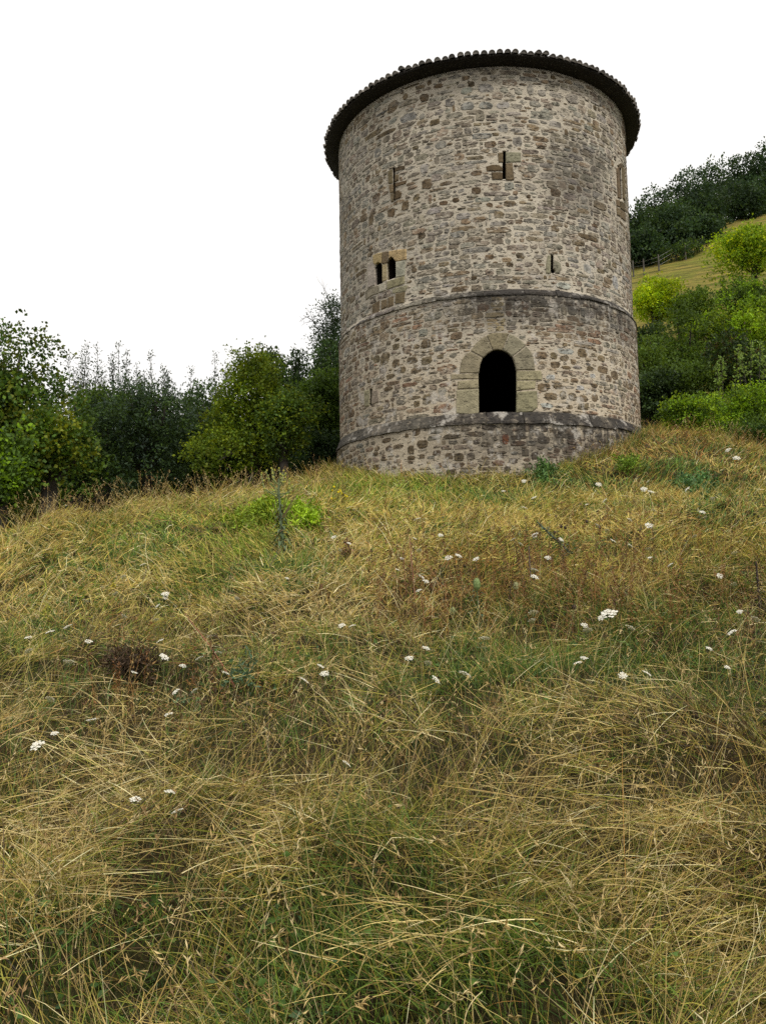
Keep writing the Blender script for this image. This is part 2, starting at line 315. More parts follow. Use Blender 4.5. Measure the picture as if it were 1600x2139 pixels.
# ------------------------------------------------------------------ TOWER
def wall_mat(name, mortar, dressed=False):
    m, t, o = new_mat(name); N = NT(t)
    pos = N.n('ShaderNodeNewGeometry').outputs['Position']
    sep = N.n('ShaderNodeSeparateXYZ'); N.link(pos, sep.inputs[0]); X, Y, Z = sep.outputs
    n_big = N.noise(pos, 0.8, 4, 0.6); n_mid = N.noise(pos, 6, 5, 0.65); n_fin = N.noise(N.scalev(pos, (16, 16, 40)), 1, 5, 0.7); n_pit = N.noise(N.scalev(pos, (9, 9, 26)), 1, 4, 0.6)
    mort = N.mixc(N.rng(n_big, 0.35, 0.65), (0.50, 0.45, 0.36, 1), (0.40, 0.357, 0.285, 1))
    mort = N.mixc(N.rng(Z, 4.6, 7.2, 0.45, 0.0), mort, (0.53, 0.435, 0.31, 1))
    mort = N.mixc(N.rng(n_fin, 0.45, 0.75, 0, 0.55), mort, (0.24, 0.19, 0.14, 1))
    if mortar:
        col = N.mixc(N.rng(n_pit, 0.56, 0.64, 0, 0.75), mort, (0.07, 0.056, 0.042, 1))
    else:
        at_ = N.n('ShaderNodeAttribute', attribute_name='Col').outputs['Color']
        v = N.rng(n_mid, 0.3, 0.7, 0.74, 1.22) if dressed else N.rng(n_mid, 0.3, 0.7, 0.5, 1.45)
        hs = N.n('ShaderNodeHueSaturation'); N.link(at_, hs.inputs['Color']); N.link(v, hs.inputs['Value']); col = hs.outputs[0]
        col = N.mixc(N.rng(n_fin, 0.5, 0.72, 0, 0.12 if dressed else 0.35), col, (0.27, 0.24, 0.195, 1))
        al = N.n('ShaderNodeAttribute', attribute_name='smear').outputs['Fac']
        sm = N.math('MULTIPLY', N.rng(N.noise(N.scalev(pos, (5, 5, 11)), 1, 5, 0.7), 0.53, 0.60), al)
        col = N.mixc(sm, col, mort)
        col = N.mixc(N.rng(n_pit, 0.66 if dressed else 0.55, 0.72 if dressed else 0.64, 0, 0.6 if dressed else 0.8), col, (0.045, 0.037, 0.03, 1))
    # weather stains: black lichen that has run down from the two ledges, and pale lime bloom
    xr = N.math('SUBTRACT', X, float(TC[0]))
    run = N.noise(N.scalev(pos, (2.6, 2.6, 0.55)), 1, 5, 0.62)
    s1 = N.math('MULTIPLY', N.math('MULTIPLY', N.rng(Z, ZM - 1.5, ZM - 0.25), N.rng(Z, ZM + 0.06, ZM - 0.02)), N.math('MULTIPLY', N.rng(xr, -2.4, -0.6), N.rng(xr, 4.6, 3.4, 0.35, 1)))
    s2 = N.math('MULTIPLY', N.math('MULTIPLY', N.rng(Z, ZL - 1.9, ZL - 0.5, 0.22, 1), N.rng(Z, ZL + 0.08, ZL - 0.03)), N.math('MULTIPLY', N.rng(xr, -3.2, 0.2, 0.12, 1), N.rng(xr, 4.6, 3.2, 0.5, 1)))
    s3 = N.math('MULTIPLY', N.math('MULTIPLY', N.rng(Z, 9.3, 10.6), N.rng(Z, 12.3, 11.6)), N.math('MULTIPLY', N.rng(xr, 0.9, 1.6, 0, 0.6), N.rng(xr, 3.4, 2.6)))
    s4 = N.math('MULTIPLY', N.rng(Z, ZL - 0.42, ZL - 0.30), N.rng(Z, ZL + 0.03, ZL - 0.02, 0, 0.75))
    st = N.math('MAXIMUM', N.math('MAXIMUM', s1, s2), N.math('MAXIMUM', s3, s4))
    st = N.math('MULTIPLY', st, N.rng(run, 0.28, 0.5), True)
    st = N.math('MULTIPLY', st, N.rng(n_mid, 0.33, 0.52, 0.35, 1.0), True)
    if dressed: st = N.math('MULTIPLY', st, 0.15)
    col = N.mixc(N.math('MULTIPLY', st, 0.9), col, (0.036, 0.033, 0.03, 1))
    bloom = N.math('MULTIPLY', N.rng(N.noise(pos, 2.2, 5, 0.7), 0.54, 0.64, 0, 0.62), N.rng(Z, 11.5, 5.0, 0.25, 1.0))
    if not dressed: col = N.mixc(bloom, col, (0.47, 0.44, 0.395, 1))
    p = N.n('ShaderNodeBsdfPrincipled'); N.link(col, p.inputs['Base Color']); p.inputs['Roughness'].default_value = 0.92; p.inputs['Specular IOR Level'].default_value = 0.15
    hgt = N.math('SUBTRACT', N.math('ADD', N.math('MULTIPLY', n_fin, 0.5), n_mid), N.rng(n_pit, 0.58, 0.68, 0, 0.9))
    bp = N.n('ShaderNodeBump'); bp.inputs['Strength'].default_value = 0.85; bp.inputs['Distance'].default_value = 0.035; N.link(hgt, bp.inputs['Height']); N.link(bp.outputs[0], p.inputs['Normal'])
    N.link(p.outputs[0], o.inputs[0]); return m
M_MORTAR = wall_mat('lime_mortar', True); M_STONE = wall_mat('rubble_stone', False); M_DRESS = wall_mat('dressed_stone', False, True)

TOWER = empty('stone_tower', (TC[0], TC[1], ZBASE), 'round stone tower with tiled roof and dark arched doorway on the grassy mound', 'tower')
TL = np.array([TC[0], TC[1], ZBASE])

def revolve(name, prof, n=256, tilt=None):           # closed profile [(r,z)] -> solid ring, local to the tower
    th = np.linspace(0, 2 * math.pi, n, endpoint=False); V = []
    for r, z in prof: V.append(cyl(th, r, z + (tilt(th) if tilt is not None else 0)) - TL)
    V = np.stack(V, 1).reshape(-1, 3); k = len(prof); i = np.arange(n)[:, None]; j = np.arange(k)[None]
    F = np.stack([i * k + j, i * k + (j + 1) % k, ((i + 1) % n) * k + (j + 1) % k, ((i + 1) % n) * k + j], -1).reshape(-1, 4)
    return mesh_np(name, V, F[:, ::-1])
RI = 3.45
def _rows(r, a, b, st=0.16): return [(r, float(z)) for z in np.linspace(a, b, max(2, int(abs(b - a) / st)))]
drum_me = revolve('wall', _rows(R_PL, 0.6, ZL - 0.28) + _rows(R_LO, ZL - 0.02, ZM - 0.14) + _rows(R_UP, ZM - 0.02, ZT + 0.05) + _rows(RI, ZT + 0.05, 0.6), 288)
drum = obj('wall', drum_me, M_MORTAR, TOWER)

# openings: polygons in photo pixels, mapped onto the drum
def crop(ox, oy, s): return lambda pts: [(ox + x / s, oy + y / s) for x, y in pts]
c1 = crop(660, 80, 4.0); c2 = crop(960, 80, 4.0); c3 = crop(680, 460, 4.706); c4 = crop(1000, 460, 4.444); c5 = crop(680, 680, 4.706); c6 = crop(940, 680, 3.81)
def on_wall(pts, R): return [pix2cyl(x, y, R) for x, y in pts]
door_open = c6([(229, 712), (228, 375), (238, 310), (262, 255), (300, 220), (340, 200), (375, 192), (415, 198), (460, 215), (495, 255), (515, 300), (525, 355), (526, 695)])
twin_l = c3([(485, 640), (483, 470), (497, 430), (520, 408), (540, 425), (552, 450), (553, 612)])
twin_r = c3([(603, 586), (600, 420), (618, 380), (640, 357), (665, 378), (683, 405), (684, 556)])
slit_top = c2([(360, 945), (385, 945), (385, 1168), (357, 1168)])
slit_left = c1([(636, 1085), (657, 1083), (659, 1348), (640, 1350)])
slit_key = c4([(668, 326), (694, 326), (696, 446), (708, 456), (712, 470), (703, 486), (686, 489), (671, 482), (666, 466), (670, 452), (668, 440)])
slit_low = c5([(429, 628), (454, 627), (454, 780), (430, 782)])
win_right = c2([(1333, 1090), (1352, 1085), (1362, 1330), (1345, 1340)])
OPEN = [('door', door_open, R_LO), ('twin_l', twin_l, R_UP), ('twin_r', twin_r, R_UP), ('slit_top', slit_top, R_UP), ('slit_left', slit_left, R_UP), ('slit_key', slit_key, R_UP), ('slit_low', slit_low, R_LO), ('win_right', win_right, R_UP)]
def area(P): return 0.5 * sum(P[i][0] * P[(i + 1) % len(P)][1] - P[(i + 1) % len(P)][0] * P[i][1] for i in range(len(P)))
def prism_bm(poly, r0, r1, scale=1.0):
    P = np.array(poly)
    c = P.mean(0); P = c + (P - c) * scale
    if area(P) < 0: P = P[::-1]
    n = len(P); V = np.r_[cyl(P[:, 0], r0, P[:, 1]), cyl(P[:, 0], r1, P[:, 1])] - TL
    F = [tuple(range(n))[::-1], tuple(range(n, 2 * n))] + [(i, (i + 1) % n, n + (i + 1) % n, n + i) for i in range(n)]
    return V, F
OPEN_W = []; cutters = []
for nm, pts, R in OPEN:
    poly = on_wall(pts, R + 0.02); OPEN_W.append(poly)
    k = (2.7, 1.03) if nm == 'door' else (4.5, 1.05) if 'twin' in nm else (6.0, 1.06)   # openings splay towards the inside
    P = np.array(poly); c = P.mean(0); P = P[::-1] if area(P) < 0 else P; n = len(P)
    pin = c + (P - c) * np.c_[np.full(n, k[0]), np.where(P[:, 1] > c[1], 1.75 if nm == 'door' else 1.5, 1.0 if nm == 'door' else 1.2)]; pou = c + (P - c) * k[1]
    V = np.r_[cyl(pin[:, 0], 3.0, pin[:, 1]), cyl(pou[:, 0], R - 0.03, pou[:, 1]), cyl(pou[:, 0], 5.3, pou[:, 1]), cyl(c[0], 3.0, c[1])[None], cyl(c[0], 5.3, c[1])[None]] - TL
    F = []
    for i in range(n):
        j = (i + 1) % n; F += [(i, j, n + j), (i, n + j, n + i), (n + i, n + j, 2 * n + j), (n + i, 2 * n + j, 2 * n + i), (j, i, 3 * n), (2 * n + i, 2 * n + j, 3 * n + 1)]
    cut = MB(); cut.add(V, F); cutter = cut.build('cutter', None, TOWER); cutters.append(cutter)
    bmod = drum.modifiers.new('cut', 'BOOLEAN'); bmod.operation = 'DIFFERENCE'; bmod.object = cutter; bmod.solver = 'EXACT'
bpy.context.view_layer.update()
new_me = bpy.data.meshes.new_from_object(drum.evaluated_get(bpy.context.evaluated_depsgraph_get()))
drum.modifiers.clear(); drum.data = new_me; new_me.name = 'wall'
if len(new_me.materials) == 0: new_me.materials.append(M_MORTAR)
for cutter in cutters: bpy.data.objects.remove(cutter)
M_SHADE, _t, _o = new_mat('shade_dark_interior'); _p = _t.nodes.new('ShaderNodeBsdfDiffuse'); _p.inputs[0].default_value = (0.035, 0.03, 0.026, 1); _t.links.new(_p.outputs[0], _o.inputs[0])  # near-black colour paints in the shade inside the tower
new_me.materials.append(M_SHADE)
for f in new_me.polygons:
    if math.hypot(f.center[0], f.center[1]) < 4.3 and f.center[2] + ZBASE < ZT: f.material_index = 1  # inner wall and deep reveals get the painted shade
# interior floor, with the indoor shade put into its colour too
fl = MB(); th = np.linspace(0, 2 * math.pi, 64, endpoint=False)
fl.add(list(cyl(th, RI + 0.02, ZL - 0.10) - TL), [tuple(range(64))]); fl.build('floor', M_SHADE, TOWER)

def block_mesh(poly, r0, r1, col, bev=0.012, name='stone', smear=0.0, jit=0.0, ngon=False):
    """a dressed or rubble stone: outline polygon (theta,z), bevelled outer edge, origin at its centre"""
    P = np.array(poly, float)
    if area(P) < 0: P = P[::-1]
    n = len(P); c = P.mean(0); S = np.array([r1, 1.0])
    Q = (P - c) * S; ln = np.linalg.norm(Q, axis=1, keepdims=True)
    ins = (c + (Q * np.maximum(1 - bev * 1.6 / (ln + 1e-6), 0.4)) / S)
    rj = r1 + (rng.random(n) - 0.5) * jit
    cj = r1 + (rng.random() - 0.3) * jit
    V = np.r_[cyl(P[:, 0], r0, P[:, 1]), cyl(P[:, 0], rj - bev, P[:, 1]), cyl(ins[:, 0], rj, ins[:, 1]), cyl(c[0], cj + jit * 0.2, c[1])[None]]
    F = []
    for i in range(n):
        j = (i + 1) % n
        F += [(i, j, n + j, n + i), (n + i, n + j, 2 * n + j, 2 * n + i), (2 * n + i, 2 * n + j, 3 * n)]
    if ngon:
        V = V[:-1]; F = [f for f in F if 3 * n not in f] + [tuple(range(2 * n, 3 * n))]
    return V, F, col, smear
def add_smear(me, vals):
    a = me.attributes.new('smear', 'FLOAT', 'POINT'); a.data.foreach_set('value', np.asarray(vals, np.float32))
def block_obj(name, poly, r0, r1, col, parent, bev=0.012, smear=0.0, jit=0.006):
    V, F, col, sm = block_mesh(poly, r0, r1, col, bev, jit=jit, ngon=True)
    par_w = np.array(parent['_w']) if parent.get('_w') is not None else TL
    c = V.mean(0); me = bpy.data.meshes.new(name); me.from_pydata([tuple(v) for v in V - c], [], F); set_col(me, np.array([col] * len(V))); add_smear(me, [smear] * len(V)); me.update()
    return obj(name, me, M_DRESS, parent, tuple(c - par_w))

# colours of dressed stone
BUFF = (0.29, 0.262, 0.168); BUFF2 = (0.25, 0.225, 0.145); GREYB = (0.225, 0.21, 0.148); YEL = (0.38, 0.29, 0.15); PALE = (0.36, 0.33, 0.27); BRN = (0.105, 0.074, 0.042); BRN2 = (0.15, 0.112, 0.066)
def jitc(c, a=0.12): k = 1 + (random.random() - 0.5) * 2 * a; return tuple(max(0.01, v * k * (1 + (random.random() - 0.5) * 0.08)) for v in c)
EXCL = []                                   # outlines the rubble must keep clear of
def part_blocks(name, blocks, R, cols, child, depth=0.34, proud=0.022, label=None):
    pp = bpy.data.objects.new(name, None); COL.objects.link(pp); pp.parent = TOWER
    if label: pp['label'] = label
    for k, b in enumerate(blocks):
        poly = on_wall(b, R + 0.02); EXCL.append(poly)
        block_obj(child, poly, R - depth, R + proud + random.random() * 0.012, jitc(cols[k % len(cols)], 0.07), pp, 0.014, 0.02)
    return pp
door_blocks = [c6(b) for b in (
    [(75, 378), (82, 310), (97, 260), (125, 228), (160, 206), (257, 262), (237, 310), (227, 375)],
    [(164, 200), (200, 145), (245, 105), (287, 82), (335, 197), (300, 220), (264, 254)],
    [(292, 78), (330, 60), (400, 56), (468, 62), (415, 196), (375, 190), (340, 196)],
    [(475, 66), (530, 92), (575, 125), (602, 158), (492, 247), (460, 216), (421, 196)],
    [(607, 166), (640, 205), (662, 250), (675, 350), (526, 354), (515, 300), (497, 254)],
    [(8, 388), (120, 384), (224, 382), (224, 421), (120, 423), (5, 426)],
    [(62, 444), (140, 436), (224, 428), (226, 497), (140, 501), (57, 504)],
    [(50, 514), (140, 508), (226, 503), (228, 708), (140, 706), (48, 698)],
    [(529, 362), (620, 360), (722, 358), (734, 395), (730, 432), (620, 433), (529, 431)],
    [(529, 440), (600, 440), (682, 440), (676, 500), (600, 508), (529, 516)],
    [(529, 528), (610, 523), (690, 520), (696, 650), (655, 684), (600, 690), (527, 693)])]
part_blocks('door_surround', door_blocks, R_LO, [BUFF2, BUFF2, (0.23, 0.19, 0.125), GREYB, GREYB, BUFF, BUFF, BUFF, BUFF, BUFF, BUFF2], 'voussoir', 0.06)
dso = bpy.data.objects['door_surround']
for k, ch in enumerate(list(dso.children)):
    pass
twin_blocks = [c3(b) for b in (
    [(462, 345), (510, 325), (552, 316), (548, 420), (538, 422), (520, 405), (497, 427), (482, 440), (464, 410)],
    [(560, 312), (612, 305), (606, 400), (598, 420), (556, 430), (552, 400)],
    [(618, 305), (700, 290), (790, 280), (792, 385), (690, 403), (665, 376), (640, 354), (616, 380)],
    [(555, 436), (598, 424), (600, 584), (556, 606)],
    [(415, 425), (460, 415), (480, 445), (484, 636), (440, 656), (410, 672)],
    [(688, 410), (785, 392), (776, 545), (688, 560)],
    [(382, 705), (430, 662), (515, 640), (520, 714), (450, 745), (392, 788)],
    [(519, 636), (580, 612), (592, 688), (524, 712)],
    [(600, 602), (680, 575), (770, 547), (776, 618), (690, 650), (602, 682)],
    [(652, 680), (730, 652), (800, 636), (802, 660), (780, 698), (656, 720)],
    [(455, 830), (528, 785), (525, 908), (455, 934)], [(546, 790), (600, 775), (600, 855), (546, 880)],
    [(612, 760), (665, 742), (665, 836), (606, 860)], [(684, 722), (780, 702), (770, 810), (682, 822)])]
part_blocks('twin_window', twin_blocks, R_UP, [YEL, BRN2, YEL, (0.34, 0.27, 0.16), PALE, PALE, GREYB, PALE, BUFF2, BUFF2, BRN2, BRN2, BRN2, BRN2], 'window_stone', 0.07, 0.02, 'paired pointed window with yellowish lintels')
part_blocks('arrow_slit', [c2(b) for b in ([(318, 956), (361, 950), (363, 1035), (325, 1036)], [(385, 950), (450, 948), (511, 952), (510, 1030), (450, 1035), (385, 1036)], [(385, 1046), (440, 1040), (455, 1180), (420, 1186), (386, 1184)],
    [(220, 1070), (270, 1055), (330, 1058), (360, 1085), (358, 1106), (226, 1108)], [(265, 1122), (330, 1116), (358, 1120), (358, 1180), (272, 1178)])], R_UP, [BRN2, GREYB, BRN2, BRN, BRN], 'jamb_stone', 0.07, 0.02)
part_blocks('arrow_slit', [c1(b) for b in ([(600, 1112), (635, 1092), (637, 1210), (606, 1216)], [(658, 1085), (700, 1065), (740, 1062), (738, 1090), (656, 1112)], [(659, 1140), (686, 1138), (688, 1185), (657, 1200)],
    [(660, 1212), (755, 1186), (748, 1212), (659, 1242)], [(608, 1226), (638, 1218), (640, 1288), (616, 1292)], [(660, 1278), (690, 1268), (714, 1290), (706, 1330), (658, 1350)], [(620, 1298), (645, 1292), (646, 1362), (626, 1370)])], R_UP, [BRN2, BRN, BRN2, BRN, BRN2, BRN, BRN2], 'jamb_stone', 0.07, 0.02)
part_blocks('arrow_slit', [c4(b) for b in ([(640, 326), (667, 326), (667, 440), (664, 466), (670, 490), (650, 496), (624, 490), (626, 400)], [(700, 372), (735, 380), (762, 402), (766, 440), (745, 492), (708, 492), (713, 466), (700, 444)])], R_UP, [GREYB, GREYB], 'jamb_stone', 0.07, 0.02, 'small keyhole slit with round lower end')
part_blocks('arrow_slit', [c5(b) for b in ([(380, 640), (428, 630), (429, 790), (384, 796)], [(455, 640), (514, 632), (521, 750), (450, 782)])], R_LO, [BUFF2, (0.25, 0.21, 0.165)], 'jamb_stone', 0.07, 0.02)
part_blocks('side_window', [c2(b) for b in ([(1310, 1085), (1330, 1075), (1342, 1340), (1322, 1330)], [(1356, 1060), (1372, 1090), (1380, 1360), (1364, 1335)], [(1318, 1060), (1350, 1040), (1354, 1080), (1330, 1085)],
    [(1308, 1345), (1335, 1350), (1340, 1410), (1312, 1400)], [(1340, 1360), (1380, 1380), (1382, 1450), (1344, 1420)], [(1312, 1412), (1340, 1424), (1344, 1490), (1316, 1476)], [(1346, 1430), (1384, 1460), (1386, 1530), (1350, 1500)])], R_UP, [BRN2, BRN2, BRN, BRN2, BRN, BRN2, BRN2], 'jamb_stone', 0.07, 0.025)

# hand-placed rubble stones that stand out in the photograph: (crop, cx, cy, w, h, colour)
SPEC = []
def sp(c, rows, col):
    for cx, cy_, w_, h_ in rows: SPEC.append((c, cx, cy_, w_, h_, col))
sp(c1, [(905, 495, 80, 76), (925, 1215, 98, 92), (1340, 1270, 92, 62), (1085, 1210, 110, 42), (1340, 1125, 92, 52), (502, 1335, 78, 70), (1065, 1375, 74, 42), (1165, 1350, 68, 46), (745, 1395, 62, 84), (625, 1455, 74, 84), (1450, 1392, 62, 42), (1620, 1380, 110, 60), (945, 370, 42, 48), (1020, 397, 84, 46), (1296, 380, 66, 50)], BRN)
sp(c1, [(640, 570, 104, 104), (835, 1330, 64, 62), (1250, 330, 66, 40), (1405, 340, 54, 44), (745, 485, 50, 56), (990, 700, 100, 50)], BRN2)
sp(c1, [(770, 660, 160, 74), (1265, 565, 126, 72), (1420, 560, 120, 64), (1415, 415, 140, 80), (1255, 440, 104, 58), (640, 690, 72, 52), (1560, 750, 90, 78), (1040, 890, 110, 70), (1380, 815, 190, 52), (905, 1090, 76, 90), (990, 1440, 150, 56), (1230, 1485, 130, 60), (1560, 560, 130, 60)], (0.235, 0.225, 0.195))
sp(c2, [(455, 1206, 80, 42), (1000, 1262, 52, 60), (575, 1322, 40, 34), (700, 285, 50, 30), (780, 325, 50, 34)], BRN)
sp(c2, [(350, 745, 84, 80), (470, 765, 104, 44), (800, 470, 112, 52), (685, 455, 80, 54), (370, 430, 70, 62), (590, 430, 60, 82), (805, 545, 70, 34), (940, 505, 104, 90), (875, 610, 96, 60), (800, 715, 110, 62), (490, 440, 70, 60), (450, 630, 130, 36), (370, 560, 106, 54), (480, 570, 86, 50), (590, 1240, 100, 70), (730, 1150, 140, 60), (505, 1390, 150, 60), (480, 860, 84, 100)], (0.25, 0.225, 0.185))
sp(c4, [(100, 340, 96, 60), (382, 326, 88, 66), (402, 932, 76, 36)], BRN)
sp(c4, [(1268, 575, 54, 140), (785, 608, 150, 66), (330, 632, 150, 40), (1010, 450, 76, 90)], (0.29, 0.29, 0.265))
sp(c5, [(848, 342, 116, 78), (995, 342, 110, 88), (690, 210, 76, 74), (985, 175, 110, 90), (700, 140, 50, 40), (745, 435, 96, 66), (950, 110, 50, 80), (1285, 100, 120, 80), (1125, 305, 80, 50), (635, 500, 90, 60), (500, 330, 70, 90), (580, 320, 110, 130), (690, 370, 90, 80), (885, 440, 130, 60), (895, 770, 70, 70), (1000, 720, 100, 110), (1130, 720, 90, 70)], BRN2)
sp(c5, [(838, 1220, 70, 90), (950, 1165, 110, 90), (890, 1050, 100, 70), (595, 1130, 100, 50), (840, 1300, 80, 50), (1210, 1285, 90, 70), (1310, 1290, 100, 90), (1310, 1370, 120, 60), (1010, 1345, 40, 40), (505, 1390, 90, 70), (1235, 1440, 110, 70), (780, 1450, 120, 60), (1090, 1250, 90, 60), (795, 1080, 44, 50), (490, 1260, 60, 40), (945, 1285, 60, 50), (620, 1210, 70, 60), (1060, 1200, 60, 60)], BRN)
sp(c6, [(725, 238, 100, 70), (1055, 218, 80, 76), (825, 240, 60, 56), (910, 260, 80, 50), (980, 288, 52, 44), (836, 312, 84, 64), (925, 334, 70, 34), (870, 80, 66, 48), (915, 152, 48, 32), (990, 436, 64, 44), (1115, 340, 60, 42), (1205, 262, 70, 56), (1215, 352, 90, 60), (745, 490, 100, 74), (860, 486, 96, 44), (800, 564, 120, 64), (900, 550, 60, 72), (975, 566, 70, 64), (1065, 580, 70, 56), (1310, 395, 64, 76), (1060, 645, 100, 60), (950, 648, 60, 44), (1040, 710, 110, 60)], BRN2)
sp(c6, [(918, 205, 150, 50), (800, 412, 80, 44), (770, 636, 110, 44), (1035, 496, 70, 44), (1135, 400, 50, 40)], (0.38, 0.375, 0.35))
sp(c6, [(745, 910, 100, 60), (490, 790, 100, 80), (620, 815, 70, 60), (210, 925, 60, 50), (65, 1080, 100, 90), (500, 1075, 80, 60), (625, 1118, 80, 50), (675, 1035, 60, 70), (600, 1010, 60, 70), (455, 1145, 60, 60), (165, 1040, 80, 60), (310, 810, 120, 50), (320, 1000, 70, 50), (860, 700, 120, 60), (1100, 845, 90, 50)], (0.12, 0.095, 0.068))
sp(c6, [(440, 905, 60, 90)], (0.30, 0.10, 0.035))
def blob_poly(cx, cy_, hw, hh, n=10, rough=0.16, ex=3.2):
    """a squarish rounded outline with broken corners"""
    a0 = random.random() * 6.28; out_ = []
    ph = [random.random() * 6.28 for _ in range(3)]
    for k in range(n):
        a = a0 * 0 + (k + 0.5) * 2 * math.pi / n + (random.random() - 0.5) * 0.25
        c, s_ = math.cos(a), math.sin(a)
        rr = (abs(c) ** ex + abs(s_) ** ex) ** (-1 / ex)
        rr *= 1 - rough * random.random() + 0.06 * math.sin(2 * a + ph[0])
        out_.append((cx + hw * rr * c, cy_ + hh * rr * s_))
    return out_
def inside(poly, x, y):
    r = False; n = len(poly); j = n - 1
    for i in range(n):
        xi, yi = poly[i]; xj, yj = poly[j]
        if (yi > y) != (yj > y) and x < (xj - xi) * (y - yi) / (yj - yi + 1e-12) + xi: r = not r
        j = i
    return r
EX = [(np.array(p).min(0), np.array(p).max(0), p) for p in EXCL + OPEN_W]
def blocked(poly, pad=0.015):
    P = np.array(poly); lo = P.min(0); hi = P.max(0); c = P.mean(0)
    for a, b, q in EX:
        if lo[0] > b[0] + pad / 4 or hi[0] < a[0] - pad / 4 or lo[1] > b[1] + pad or hi[1] < a[1] - pad: continue
        pts = list(poly) + [tuple(c)] + [tuple((c + p) / 2) for p in P]
        if any(inside(q, x, y) for x, y in pts) or any(inside(poly, x, y) for x, y in q): return True
    return False
STONES = []                                 # (poly, r, colour, smear, visible size)
for c, cx, cy_, w_, h_, col in SPEC:
    px, py = c([(cx, cy_)])[0]; (px2, _), = c([(cx + w_ / 2, cy_)]); (_, py2), = c([(cx, cy_ + h_ / 2)])
    R = R_UP if py < 600 - 0 else R_LO
    th0, z0 = pix2cyl(px, py, R)
    R = float(wall_r(z0, th0)); th0, z0 = pix2cyl(px, py, R + 0.01)
    tha, _ = pix2cyl(px2, py, R + 0.01); _, zb = pix2cyl(px, py2, R + 0.01)
    hw = max(abs(tha - th0), 0.012); hh = max(abs(zb - z0), 0.05)
    poly = blob_poly(th0, z0, hw, hh, 11, 0.2, 4.5)
    if blocked(poly): continue
    # leave room for the ledges
    if abs(z0 - (ZM + tiltm(th0)) + 0.07) < hh + 0.1 or abs(z0 - (ZL + tiltl(th0)) + 0.14) < hh + 0.16: continue
    STONES.append((poly, R, jitc(col, 0.12), 0.15 if col in (BRN, BRN2) else 0.5, hw * hh * math.cos(th0) * 3))
    EX.append((np.array(poly).min(0), np.array(poly).max(0), poly))

GREYS = [(0.87 * c[0], 0.835 * c[1], 0.785 * c[2]) for c in [(0.24, 0.222, 0.185), (0.275, 0.265, 0.235), (0.205, 0.18, 0.145), (0.25, 0.215, 0.17), (0.22, 0.215, 0.195), (0.30, 0.28, 0.24)]]
BROWNS = [(0.87 * c[0], 0.81 * c[1], 0.74 * c[2]) for c in [(0.22, 0.175, 0.12), (0.25, 0.205, 0.15), (0.17, 0.135, 0.095), (0.28, 0.235, 0.18), (0.24, 0.165, 0.115), (0.30, 0.26, 0.21)]]
TH = math.radians(118)
def fill(z0, z1, R, pal, zt, szs):
    z = z0; row = 0
    while z < z1 - 0.05:
        hc = random.choice((0.11, 0.13, 0.15, 0.17, 0.2, 0.24)) * szs
        hc = min(hc, z1 - z)
        if hc < 0.06: break
        s = -TH * R - random.random() * 0.3
        while s < TH * R:
            wd = min(random.lognormvariate(math.log(0.33 * szs), 0.45), 0.9)
            wd = max(wd, 0.12)
            cells = [(0, 1)]
            if hc > 0.17 and random.random() < 0.45: k = 0.35 + 0.3 * random.random(); cells = [(0, k), (k, 1)]
            for a, b in cells:
                gx, gz = 0.004 + 0.014 * random.random(), 0.001 + 0.009 * random.random()
                if random.random() < 0.08: gx += 0.04
                up = hc * (0.35 if random.random() < 0.10 and b == 1 else 0.0)
                cz = z + hc * (a + b) / 2 + up / 2 + (random.random() - 0.5) * 0.03; hh = (hc * (b - a) + up) / 2 - gz; hw = wd / 2 - gx
                if len(cells) == 2 and random.random() < 0.4: cz += (random.random() - 0.5) * 0.02; hw *= 0.7 + 0.3 * random.random()
                if hh < 0.025: continue
                wob = 0.05 * math.sin(s * 1.3 + z * 2) + 0.05 * math.sin(s * 0.55 + z * 0.8) + zt(s / R)
                th0 = (s + wd / 2) / R
                zz = cz + wob
                if zz - hh < z0 + zt(th0) - 0.01 or zz + hh > z1 + zt(th0) + 0.03: continue
                poly = blob_poly(th0, zz, hw / R, hh, 9, 0.13, 7.0)
                if blocked(poly): continue
                col = random.choice(pal)
                if random.random() < 0.07: col = random.choice((BRN, BRN2))
                sm = 0.85 if col not in (BRN, BRN2) else 0.2
                if random.random() < 0.15: sm = 0.35
                STONES.append((poly, R, jitc(col, 0.16), sm, hw * hh * max(math.cos(th0), 0)))
            s += wd
        z += hc; row += 1
zero = lambda t: 0.0
fill(ZM + 0.0, ZT + 0.02, R_UP, GREYS + GREYS + BROWNS[:2], lambda t: float(tiltm(t)), 1.0)
fill(ZL + 0.0, ZM - 0.22, R_LO, BROWNS + GREYS[:4], lambda t: float(tiltl(t)), 1.08)
fill(0.9, ZL - 0.36, R_PL, [tuple(v * 0.84 for v in c) for c in BROWNS + GREYS[:2]], lambda t: float(tiltl(t)), 1.15)
# small stones pushed into the gaps that are left
OS = 0.016; OW = int(2 * TH * R_PL / OS) + 4; OH = int(14 / OS); OCC = np.zeros((OH, OW), bool)
def occ_box(P, R, k=1.0):
    lo = P.min(0); hi = P.max(0); a = int((lo[0] + TH) * R_LO / OS); b = int((hi[0] + TH) * R_LO / OS) + 1; c = int(lo[1] / OS); d = int(hi[1] / OS) + 1
    return max(a, 0), min(b, OW - 1), max(c, 0), min(d, OH - 1)
def occ_mark(P, R):
    a, b, c, d = occ_box(P, R)
    if b <= a or d <= c: return
    u = np.linspace(-1, 1, b - a)[None]; v = np.linspace(-1, 1, d - c)[:, None]
    OCC[c:d, a:b] |= (np.abs(u) ** 4 + np.abs(v) ** 4) < 1.0
for st in STONES: occ_mark(np.array(st[0]), st[1])
for p in EXCL + OPEN_W: occ_mark(np.array(p), R_LO)
